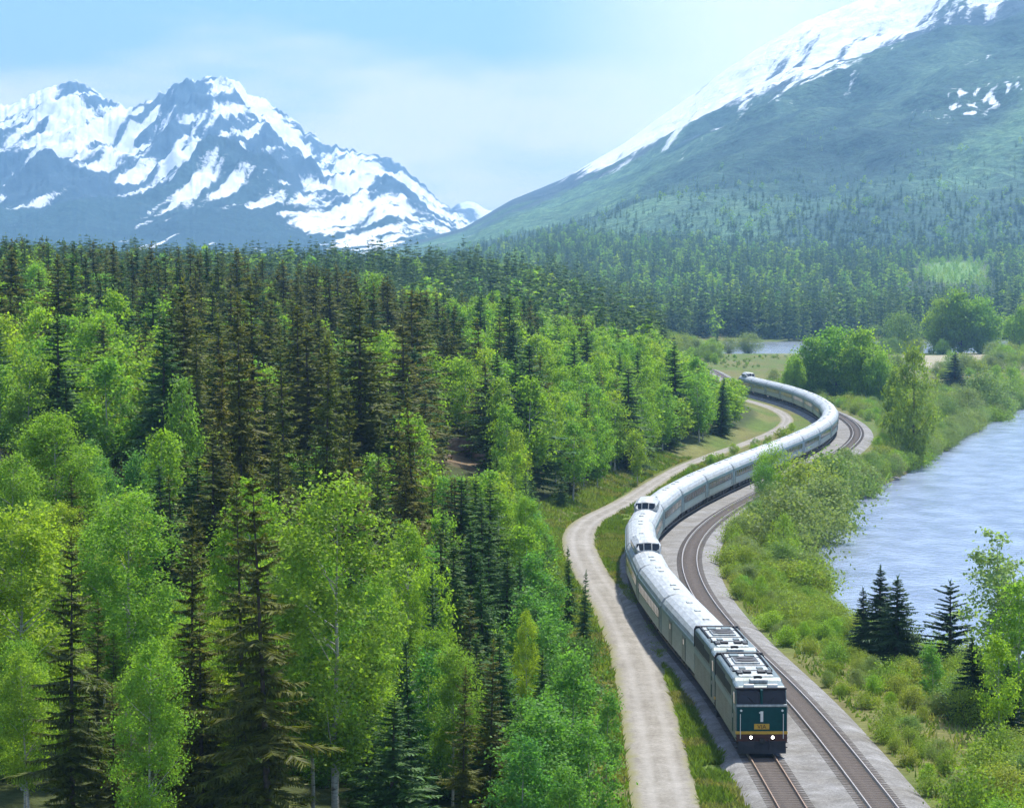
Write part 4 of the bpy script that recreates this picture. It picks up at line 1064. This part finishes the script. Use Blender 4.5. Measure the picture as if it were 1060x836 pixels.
print('SHRUBS', len(sh), 'rest', len(srest))
T_sh = [leaf_t(460 + i, 2, 1.3, 26, 22, .14, lo=.05, spread=.34, tight=.35) for i in range(3)]
for k, nm in (('willow', 'willow_thicket'), ('alder', 'alder_thicket'), ('olive', 'olive_thicket')):
    it = [(c[1], c[2], float(ground(c[1], c[2])) - .05, c[3], random.uniform(.8, 1.25)) for c in srest if c[0] == k]
    if it: merged(nm, T_sh, it, {'willow': 'willow', 'alder': 'aspen', 'olive': 'olive'}[k], f'small {NM[k][1]} crowding between the larger ones on the lake bank', 'shrubs')

for x, D, u in scatter(900, 172, 236, -40, 640, lambda D: 1.5, lambda x, D, u: float(road_x(D)) - 3.4 - x > 1.5):
    h = random.uniform(1.2, 3.6)
    if len([1 for p in UNDER if p]) < 110: UNDER.append((plant(random.choice(['alder', 'alder', 'fern']), x, D, h, random.uniform(.8, 1.3), cat='shrub'), u, py_of(float(ground(x, D)) + h / 2, D), h, D))
label_zone(UNDER, lambda it: 'in the shade ' + ('at the bottom left' if it[1] < 210 else 'below the twin spruces' if it[1] < 420 else 'left of the straight road'), 'low leafy understorey bush', 'understorey bushes')

# ------------------------------------------------------------------ grass
def grass():
    n = 260000; D = np.sqrt(RNG.random(n) * (520 ** 2 - 155 ** 2) + 155 ** 2)
    side = RNG.random(n); tx = track_x(D); rx = road_x(D); sx_ = shore_x(D)
    a = rx + 1.85; b = tx - 2.3
    x = np.where(side < .52, a + RNG.random(n) * np.maximum(b - a, .4), np.where(side < .70, rx - 2.1 - RNG.random(n) ** 1.5 * 6, tx + 8.4 + RNG.random(n) * np.maximum(sx_ - tx - 8.6, .5)))
    u = px_of(x, D); keep = (u > 380) & (u < 1080); x, D = x[keep], D[keep]; n = len(x)
    keep = fbm(x * .5, D * .3, 171, 3) > .33; x, D = x[keep], D[keep]; n = len(x)
    z = ground(x, D); h = RNG.uniform(.18, .55, n) * (.6 + .9 * fbm(x * .3, D * .2, 173, 3))
    P = np.stack([x, D, z - .02], 1); A = np.stack([RNG.normal(0, .45, n) * h, RNG.normal(0, .45, n) * h, h], 1)
    az = RNG.random(n) * 6.28; w = RNG.uniform(.05, .14, n); B = np.stack([np.cos(az) * w, np.sin(az) * w, 0 * w], 1)
    V, T, v = blades(P, A, B, RNG.random(n))
    t = np.repeat(np.clip(fbm(x * .18, D * .1, 175, 4) * 1.9 - .5, 0, .99), 3)
    me = fast_mesh('grass', V, T, {'v': v, 't': t}, [M['grass']]); tag(mesh_obj('grass', me), 'long grass on the verges and the lake bank', 'grass', None, 'stuff')
grass()

# ------------------------------------------------------------------ the train
def steel(name, col, rough, metal, ridges=True):
    m, t, b = mat(name)
    f = noise(t, 1.2, 5, .6, sc=(1, .35, 2.5)); g = noise(t, 9, 3)
    lo = tuple(c * .82 for c in col); hi = tuple(min(.95, c * 1.1) for c in col)
    t.links.new(ramp(t, f, [(.3, lo), (.7, hi)]), b.inputs['Base Color']); b.inputs['Metallic'].default_value = metal
    t.links.new(ramp(t, g, [(.3, (rough * .8,) * 3), (.7, (rough * 1.25,) * 3)]), b.inputs['Roughness'])
    if not ridges:
        st = noise(t, 1.0, 5, .65, sc=(5, .5, 1)); gr = mixc(t, 1.0, ramp(t, f, [(.3, lo), (.7, hi)]), ramp(t, st, [(.35, (.72, .71, .68)), (.6, (1.05, 1.05, 1.05))]), 'MULTIPLY'); t.links.new(gr, b.inputs['Base Color'])
    if ridges:
        w = t.nodes.new('ShaderNodeTexWave'); w.bands_direction = 'Z'; w.inputs['Scale'].default_value = 3.2
        c = t.nodes.new('ShaderNodeTexCoord'); t.links.new(c.outputs['Object'], w.inputs['Vector']); bump(t, b, w.outputs['Fac'], .5, .02)
    return m
S_side = steel('fluted_stainless_steel', (.24, .31, .31), .42, .35)
S_roof = steel('pale_car_roof', (.42, .44, .43), .5, .1, False)
S_loco = steel('silver_locomotive_paint', (.13, .17, .165), .45, .3, False)
S_lroof = steel('silver_locomotive_roof', (.46, .49, .48), .45, .25, False)
S_teal = simple('dark_teal_paint', (.003, .060, .058), .6, 0, .15, 3); S_teal.node_tree.nodes['Principled BSDF'].inputs['Specular IOR Level'].default_value = .2
S_band = simple('teal_grey_band', (.10, .19, .21), .4, 0, .15, 3)
S_wband = simple('dull_window_band', (.055, .075, .08), .45, .2, .15, 3)
S_yel = simple('yellow_paint', (.62, .36, .03), .45, 0, .1)
S_white = simple('white_paint', (.82, .80, .72), .5, 0, .05)
S_red = simple('oxblood_paint', (.075, .022, .014), .6, 0, .3)
S_blk = simple('sooty_black', (.018, .018, .02), .7, 0, .3, 4)
S_under = simple('grimy_underframe', (.035, .032, .03), .85, 0, .4, 3)
S_grille = simple('dark_grille', (.022, .026, .028), .65, .2, .3, 8)
S_wheel = simple('wheel_steel', (.10, .085, .07), .6, .5, .3, 5)
S_lamp = simple('lit_headlight', (1, .95, .85), .3, 0, 0, 1, 0, 8)
gm, gt, gb = mat('dark_glass'); gb.inputs['Base Color'].default_value = (.012, .018, .024, 1); gb.inputs['Roughness'].default_value = .06; gb.inputs['Specular IOR Level'].default_value = .4
S_glass = gm

def bogie(parent, y, wb=2.4, three=False):
    bm = bmesh.new()
    for s in (-1, 1): box(bm, s * 1.08 - .09, s * 1.08 + .09, y - wb / 2 - .55, y + wb / 2 + .55, .42, .78, .04)
    box(bm, -1.0, 1.0, y - .3, y + .3, .5, .85, .03)
    o = obj('bogie', bm, S_under, parent)
    for s in (-1, 1):
        for q in (-.5, .5):
            w = bmesh.new(); cyl(w, (s * .70, y + q * wb, .46), (s * .84, y + q * wb, .46), .46, seg=20); cyl(w, (s * .84, y + q * wb, .46), (s * .93, y + q * wb, .46), .17, seg=10)
            obj('wheel', w, S_wheel, o)
    return o
def prism_x(bm, pts, x0, x1, bev=0):
    """side outline (y, z) pulled across from x0 to x1"""
    a = [bm.verts.new((x0, y, z)) for y, z in pts]; b = [bm.verts.new((x1, y, z)) for y, z in pts]; n = len(pts)
    fs = [bm.faces.new(a), bm.faces.new(list(reversed(b)))]
    for i in range(n): fs.append(bm.faces.new((a[(i + 1) % n], a[i], b[i], b[(i + 1) % n])))
    bmesh.ops.recalc_face_normals(bm, faces=fs)
    if bev:
        es = [e for e in bm.edges if e.verts[0].co.x == e.verts[1].co.x and e.verts[0].co.z + e.verts[1].co.z > 5.0]
        bmesh.ops.bevel(bm, geom=es, offset=bev, segments=3, affect='EDGES', profile=.5)

def make_loco():
    root = empty('diesel_locomotive')
    HL = 7.7
    b = bmesh.new()
    prism_x(b, [(-HL, .85), (-HL, 1.40), (-HL - .03, 2.92), (-HL + .08, 3.04), (-HL + .50, 3.92), (-HL + .85, 4.08), (-HL + 2.9, 4.14), (-HL + 3.2, 4.30), (HL, 4.30), (HL, .85)], -1.55, 1.55, .22)
    obj('body', b, S_loco, root)
    b = bmesh.new(); box(b, -1.05, 1.05, -HL + 3.4, HL - .1, 4.27, 4.36, .02); obj('roof_deck', b, S_lroof, root)
    b = bmesh.new(); box(b, -1.50, 1.50, -HL - .055, -HL + .01, 1.46, 2.90, .02); np_ = obj('nose_panel', b, S_teal, root)
    b = bmesh.new(); box(b, -.085, .085, -HL - .085, -HL - .06, 2.02, 2.66); box(b, -.16, -.09, -HL - .085, -HL - .06, 2.53, 2.62); obj('number_plate', b, S_white, np_)
    b = bmesh.new(); box(b, -.46, .46, -HL - .08, -HL - .058, 1.56, 1.90, .01); pl = obj('emblem_plate', b, S_yel, np_)
    fc = bpy.data.curves.new('emblem_lettering', 'FONT'); fc.body = 'VIA'; fc.size = .36; fc.align_x = 'CENTER'; fc.extrude = .006
    tmp = bpy.data.objects.new('tmp_text', fc); lm = bpy.data.meshes.new_from_object(tmp); bpy.data.objects.remove(tmp); lm.materials.clear(); lm.materials.append(S_red)
    fo = mesh_obj('emblem_lettering', lm, np_); fo.location = (0, -HL - .088, 1.605); fo.rotation_euler = (math.pi / 2, 0, 0)
    b = bmesh.new(); box(b, -1.57, 1.57, -HL - .06, -HL + .4, 1.26, 1.44, .015); obj('nose_stripe', b, S_yel, root)
    b = bmesh.new(); box(b, -1.53, 1.53, -HL - .05, -HL + .02, .80, 1.25, .01); obj('buffer_beam', b, S_red, root)
    b = bmesh.new(); box(b, -1.53, 1.53, -HL - .05, -HL + .06, 2.93, 3.06, .02); obj('window_ledge', b, S_lroof, root)
    # raked windscreens in their dark surround
    sl = math.atan2(.42, .88)
    def pane(x0, x1, d, z0, z1, m, nm, par):
        p = bmesh.new(); pts = []
        for z, dd in ((z0, 0), (z1, 0), (z1, .05), (z0, .05)):
            y = -HL + .08 + (z - 3.04) / .88 * .42; pts.append((y - d + dd, z))
        prism_x(p, pts, x0, x1); return obj(nm, p, m, par)
    fr = pane(-1.48, 1.48, .03, 3.08, 3.92, S_blk, 'windscreen_surround', root)
    pane(-1.36, -.10, .045, 3.16, 3.78, S_glass, 'windscreen', root); pane(.10, 1.36, .045, 3.16, 3.78, S_glass, 'windscreen', root)
    b = bmesh.new(); box(b, -.07, .07, -HL + .02, -HL + .5, 3.06, 3.94, .02); obj('centre_post', b, S_teal, root)
    b = bmesh.new(); box(b, -1.56, 1.56, -HL + .40, -HL + 1.0, 3.90, 4.02, .03); obj('visor', b, S_blk, root)
    for s in (-1, 1):
        b = bmesh.new(); tube(b, [(s * .35, -HL + .04, 3.10), (s * .85, -HL + .22, 3.52)], .018); obj('wiper', b, S_blk, root)
        b = bmesh.new(); cyl(b, (s * 1.25, -HL - .05, 2.70), (s * 1.25, -HL - .10, 2.70), .07, seg=10); obj('marker_light', b, S_white, root)
        b = bmesh.new(); tube(b, [(s * .42, -HL - .1, .95), (s * .46, -HL - .3, .6), (s * .40, -HL - .34, .35)], .03); obj('brake_hose', b, S_blk, root)
        b = bmesh.new()
        for zz in (.42, .72, 1.0): box(b, s * 1.35 - .22, s * 1.35 + .22, -HL - .02, -HL + .3, zz, zz + .05)
        obj('step', b, S_under, root)
        b = bmesh.new(); box(b, s * .72 - .30, s * .72 + .30, -HL + .52, -HL + .9, 4.0, 4.20, .03); nb = obj('number_board', b, S_white, root)
        b = bmesh.new(); cyl(b, (s * .66, -HL - .02, 1.08), (s * .66, -HL - .11, 1.08), .13, .15, 14); rim = obj('headlight', b, S_blk, root)
        b = bmesh.new(); cyl(b, (s * .66, -HL - .105, 1.08), (s * .66, -HL - .125, 1.08), .085, .085, 14); obj('lens', b, S_lamp, rim)
        b = bmesh.new(); tube(b, [(s * 1.30, -HL - .12, 1.0), (s * 1.30, -HL - .12, 2.5)], .022); obj('handrail', b, S_white, root)
        b = bmesh.new(); box(b, s * 1.555 - .012, s * 1.555 + .012, -HL + .9, -HL + 1.9, 2.95, 3.65, .01); obj('cab_window', b, S_glass, root)
        b = bmesh.new(); box(b, s * 1.56 - .014, s * 1.56 + .014, -HL + 2.0, -HL + 2.65, 1.15, 3.4, .01); dr = obj('cab_door', b, S_teal, root)
        b = bmesh.new(); box(b, s * 1.575 - .012, s * 1.575 + .012, -HL + 2.05, -HL + 2.14, 2.0, 2.25); obj('handle', b, S_white, dr)
        b = bmesh.new(); box(b, s * 1.557 - .012, s * 1.557 + .012, -HL + .05, HL - .05, 2.55, 2.92); obj('side_stripe', b, S_band, root)
        b = bmesh.new()
        for k in range(9): box(b, s * 1.56 - .02, s * 1.56 + .02, .3 + k * .75, .3 + k * .75 + .62, 3.12, 3.92, .01)
        obj('radiator_grille', b, S_grille, root)
        b = bmesh.new()
        for k in range(5): box(b, s * 1.56 - .012, s * 1.56 + .012, -3.9 + k * .85, -3.9 + k * .85 + .7, 3.15, 3.75, .01)
        obj('intake_louvre', b, S_grille, root)
        b = bmesh.new(); tube(b, [(s * 1.2, -1.5, 4.28), (s * 1.2, -1.5, 4.42), (s * 1.2, 7.2, 4.42), (s * 1.2, 7.2, 4.28)], .03); obj('roof_rail', b, S_blk, root)
    # roof: fan well, stacks, small hatches, rear hood rim
    b = bmesh.new(); box(b, -.80, .80, 1.7, 4.6, 4.34, 4.50, .04); hw = obj('fan_housing', b, S_lroof, root)
    b = bmesh.new(); box(b, -.74, .74, 1.8, 4.5, 4.49, 4.515); obj('fan_well', b, S_grille, hw)
    for yy in (2.45, 3.85):
        b = bmesh.new(); cyl(b, (0, yy, 4.51), (0, yy, 4.56), .58, .55, 20); obj('radiator_fan', b, S_blk, hw)
    for s in (-1, 1):
        b = bmesh.new(); box(b, s * .45 - .24, s * .45 + .24, -3.1, -2.2, 4.34, 4.50, .03); obj('exhaust_stack', b, S_blk, root)
        b = bmesh.new(); box(b, s * .55 - .2, s * .55 + .2, -.9, -.2, 4.34, 4.44, .03); obj('roof_hatch', b, S_loco, root)
    b = bmesh.new(); box(b, -.55, .55, -5.9, -5.2, 4.12, 4.34, .05); obj('air_conditioner', b, S_lroof, root)
    b = bmesh.new()
    for k in (-.18, 0, .18): cyl(b, (k, -4.75, 4.42), (k, -5.15 - abs(k), 4.42), .035, .075, 10)
    box(b, -.22, .22, -4.8, -4.7, 4.12, 4.44); obj('air_horn', b, S_blk, root)
    b = bmesh.new()
    for yy in (-1.6, .9, 5.2): box(b, -1.25, 1.25, yy - .06, yy + .06, 4.27, 4.40, .01)
    obj('roof_rib', b, S_blk, root)
    for s in (-1, 1):
        b = bmesh.new(); box(b, s * .92 - .16, s * .92 + .16, -3.4, -1.9, 4.30, 4.47, .03); obj('filter_box', b, S_grille, root)
        b = bmesh.new(); box(b, s * .5 - .3, s * .5 + .3, 5.6, 6.6, 4.34, 4.46, .03); obj('roof_hatch', b, S_loco, root)
        b = bmesh.new(); tube(b, [(s * 1.2, 1.2, 4.36), (s * 1.2, 6.9, 4.36)], .05); obj('cable_duct', b, S_blk, root)
    b = bmesh.new(); box(b, -1.53, 1.53, HL - .45, HL - .12, 4.20, 4.46, .10); box(b, -1.60, -1.40, HL - .45, HL - .12, 3.0, 4.3, .04); box(b, 1.40, 1.60, HL - .45, HL - .12, 3.0, 4.3, .04); obj('rear_hood_rim', b, S_blk, root)
    # below
    b = bmesh.new(); sweep(b, [[(-1.45, -HL - .28, .13), (-1.45, -HL + .1, .13), (-1.45, -HL + .1, .84), (-1.45, -HL - .06, .84)], [(0, -HL - .50, .13), (0, -HL + .1, .13), (0, -HL + .1, .84), (0, -HL - .12, .84)], [(1.45, -HL - .28, .13), (1.45, -HL + .1, .13), (1.45, -HL + .1, .84), (1.45, -HL - .06, .84)]]); obj('snow_plough', b, S_blk, root)
    for e in (-1, 1):
        b = bmesh.new(); box(b, -.14, .14, min(e * HL, e * (HL + .5)), max(e * HL, e * (HL + .5)), .78, 1.02, .04); obj('coupler', b, S_under, root)
    b = bmesh.new(); box(b, -1.25, 1.25, -2.1, 2.1, .32, .88, .12); obj('fuel_tank', b, S_under, root)
    bogie(root, -4.8, 2.7); bogie(root, 4.8, 2.7)
    return root

SEC = [(-1.44, .92), (-1.52, 1.15), (-1.525, 3.12)]
ARC = [(-1.50, 3.13), (-1.42, 3.42), (-1.22, 3.72), (-.85, 3.96), (-.42, 4.08), (0, 4.115), (.42, 4.08), (.85, 3.96), (1.22, 3.72), (1.42, 3.42), (1.50, 3.13)]
def make_car(name, kind):
    root = empty(name); HL = 12.65
    b = bmesh.new()
    ring = lambda y, k=1.0: [(x * k, y, z) for x, z in SEC] + [(x * k, y, z - .005) for x, z in [(1.525, 3.125)]] + [(-x * k, y, z) for x, z in reversed(SEC[:2])]
    ys = [-HL, -HL + .12, HL - .12, HL] ; ks = [.93, 1, 1, .93]
    sweep(b, [ring(y, k) for y, k in zip(ys, ks)]); obj('body', b, S_side, root)
    b = bmesh.new(); sweep(b, [[(x * k, y, 3.1 + (z - 3.1) * (1 if 0 < i < 3 else .93)) for x, z in ARC] for i, (y, k) in enumerate(zip(ys, ks))]); rf = obj('roof', b, S_roof, root)
    for y in ((-9.5, -6.0, 6.0, 9.5) if kind != 'baggage' else (-6, 0, 6)):
        b = bmesh.new(); box(b, -.22, .22, y - .35, y + .35, 4.06, 4.19, .03); obj('roof_vent', b, S_lroof, rf)
    b = bmesh.new()
    for y in np.linspace(-HL + 2.1, HL - 2.1, 9): box(b, -1.30, 1.30, y - .035, y + .035, 3.62, 3.64 + .0)
    b.free()
    for s in (-1, 1):
        if kind != 'baggage':
            b = bmesh.new(); box(b, s * 1.530 - .012, s * 1.530 + .012, -10.6, 10.6, 1.90, 2.76); obj('window_band', b, S_wband, root)
        b = bmesh.new(); box(b, s * 1.533 - .012, s * 1.533 + .012, -HL + .2, HL - .2, 2.86, 3.07); obj('side_stripe', b, S_band, root)
        if kind == 'baggage':
            for y in (-5.2, 5.2):
                b = bmesh.new(); box(b, s * 1.535 - .02, s * 1.535 + .02, y - 1.25, y + 1.25, 1.12, 2.84, .01); d = obj('loading_door', b, S_loco, root)
                b = bmesh.new(); box(b, s * 1.56 - .01, s * 1.56 + .01, y - .35, y + .35, 2.2, 2.6); obj('pane', b, S_glass, d)
        else:
            n = 13 if kind != 'sleeper' else 11
            for k in range(n):
                y = -9.6 + k * 19.2 / (n - 1); w = .56 if kind != 'sleeper' else (.62 if k % 3 else .42)
                b = bmesh.new(); box(b, s * 1.536 - .014, s * 1.536 + .014, y - w, y + w, 1.96, 2.70, .01); obj('window', b, S_glass, root)
            for e in (-1, 1):
                b = bmesh.new(); box(b, s * 1.534 - .016, s * 1.534 + .016, e * 11.35 - .4, e * 11.35 + .4, 1.15, 2.84, .01); d = obj('door', b, S_loco, root)
                b = bmesh.new(); box(b, s * 1.552 - .01, s * 1.552 + .01, e * 11.35 - .2, e * 11.35 + .2, 2.1, 2.65); obj('pane', b, S_glass, d)
    for e in (-1, 1):
        b = bmesh.new(); y0 = e * HL; y1 = e * (HL + .30); box(b, -.62, .62, min(y0, y1), max(y0, y1), 1.05, 3.45, .06); obj('gangway', b, S_blk, root)
        b = bmesh.new(); y1 = e * (HL + .34); box(b, -.13, .13, min(y0, y1), max(y0, y1), .74, .98, .03); obj('coupler', b, S_under, root)
    for (y, l, hh) in ((-4.6, 2.6, .38), (-1.2, 2.2, .46), (2.0, 2.4, .40), (4.9, 1.8, .48)):
        b = bmesh.new(); box(b, -1.25, 1.25, y - l / 2, y + l / 2, hh, .94, .05); obj('equipment_box', b, S_under, root)
    bogie(root, -9.0); bogie(root, 9.0)
    if kind in ('dome', 'tail'):
        yc = 4.8 if kind == 'dome' else 4.5; l = 4.6
        b = bmesh.new()
        def dsec(y, zt, w): return [(-w, y, 3.95), (-w * .98, y, 4.3 + (zt - 4.3) * .35), (-w * .62, y, zt - .07), (0, y, zt), (w * .62, y, zt - .07), (w * .98, y, 4.3 + (zt - 4.3) * .35), (w, y, 3.95)]
        sweep(b, [dsec(yc - l - .15, 4.12, 1.02), dsec(yc - l + .55, 4.86, 1.22), dsec(yc - l + 1.2, 5.0, 1.26), dsec(yc + l - 1.2, 5.0, 1.26), dsec(yc + l - .55, 4.86, 1.22), dsec(yc + l + .15, 4.12, 1.02)])
        dm = obj('dome', b, S_roof, root)
        for e in (-1, 1):
            for k in (-1, 0, 1):
                p = bmesh.new(); w = .31; x0 = k * .72
                q = []
                for t in (.14, .86):
                    y = yc + e * (l + .15 - .70 * t); z = 4.12 + .74 * t - (.05 * abs(k)); q.append((y, z))
                nn = Vector((0, e * .74, .70)).normalized() * .03
                vsn = [p.verts.new((x0 + sx2 * w, q[j][0] + nn.y * dd, q[j][1] + nn.z * dd)) for dd in (1, -2) for j, sx2 in ((0, -1), (0, 1), (1, 1), (1, -1))]
                p.faces.new(vsn[:4]); p.faces.new(vsn[4:])
                for i in range(4): p.faces.new((vsn[i], vsn[(i + 1) % 4], vsn[4 + (i + 1) % 4], vsn[4 + i]))
                bmesh.ops.recalc_face_normals(p, faces=p.faces); obj('window', p, S_glass, dm)
        for s in (-1, 1):
            for k in range(6):
                y = yc - l + 1.65 + k * (2 * l - 3.3) / 5
                p = bmesh.new(); box(p, s * 1.245 - .02, s * 1.245 + .02, y - .5, y + .5, 4.22, 4.52, .01); obj('window', p, S_glass, dm)
    return root

# distance along the track
_D = np.arange(150, 1100, .5); _X = track_x(_D); _S = np.concatenate([[0], np.cumsum(np.hypot(np.diff(_D), np.diff(_X)))])
def on_track(s): D = float(np.interp(s, _S, _D)); return Vector((float(track_x(D)), D, 0))
def set_on_track(root, s, half):
    a, b_ = on_track(s - half), on_track(s + half); m_ = (a + b_) / 2; d = b_ - a
    root.location = m_; root.rotation_euler = (0, 0, math.atan2(-d.x, d.y))
s = float(np.interp(192.0, _D, _S)) + 7.7
G = 'coupled vehicles of the silver passenger train'
lead = make_loco(); set_on_track(lead, s, 4.8); tag(lead, 'leading silver diesel locomotive with teal nose and two lit headlights', 'locomotive', G)
s += 15.95; second = copy_tree(lead); set_on_track(second, s, 4.8); tag(second, 'second silver diesel locomotive, coupled close behind the teal nosed one', 'locomotive', G)
s += 7.7 + .35 + 12.65
protos = {}
plan = ['baggage', 'coach', 'dome', 'sleeper', 'dome'] + ['sleeper'] * 7 + ['coach'] + ['sleeper'] * 9 + ['tail']
nm = {'baggage': 'baggage_car', 'coach': 'passenger_car', 'sleeper': 'passenger_car', 'dome': 'dome_car', 'tail': 'observation_car'}
nth = ['first', 'second', 'third', 'fourth', 'fifth', 'sixth', 'seventh', 'eighth', 'ninth', 'tenth', 'eleventh', 'twelfth', 'thirteenth', 'fourteenth', 'fifteenth', 'sixteenth']
dn = 0
for i, k in enumerate(plan):
    if k in protos: o = copy_tree(protos[k])
    else: o = protos[k] = make_car(nm[k], k)
    set_on_track(o, s, 9.0); s += 25.3 + .68
    if k == 'baggage': lb = 'windowless silver baggage car coupled behind the second locomotive'
    elif k == 'dome': dn += 1; lb = 'silver car with a raised glass dome, ' + ('the one nearer the locomotives' if dn == 1 else 'the farther one at the S bend')
    elif k == 'tail': lb = 'last car of the train, glass dome near its tail end'
    elif i == 1: lb = 'plain silver passenger car between baggage car and nearer dome car'
    elif i == 3: lb = 'plain silver passenger car between the two dome cars'
    elif i <= 12: lb = f'silver passenger car, {nth[i - 5]} behind the farther dome car'
    else: lb = f'silver passenger car, {nth[len(plan) - 2 - i]} ahead of the domed last car'
    tag(o, lb, 'train car', G)
print('TAIL at D', float(np.interp(s, _S, _D)))
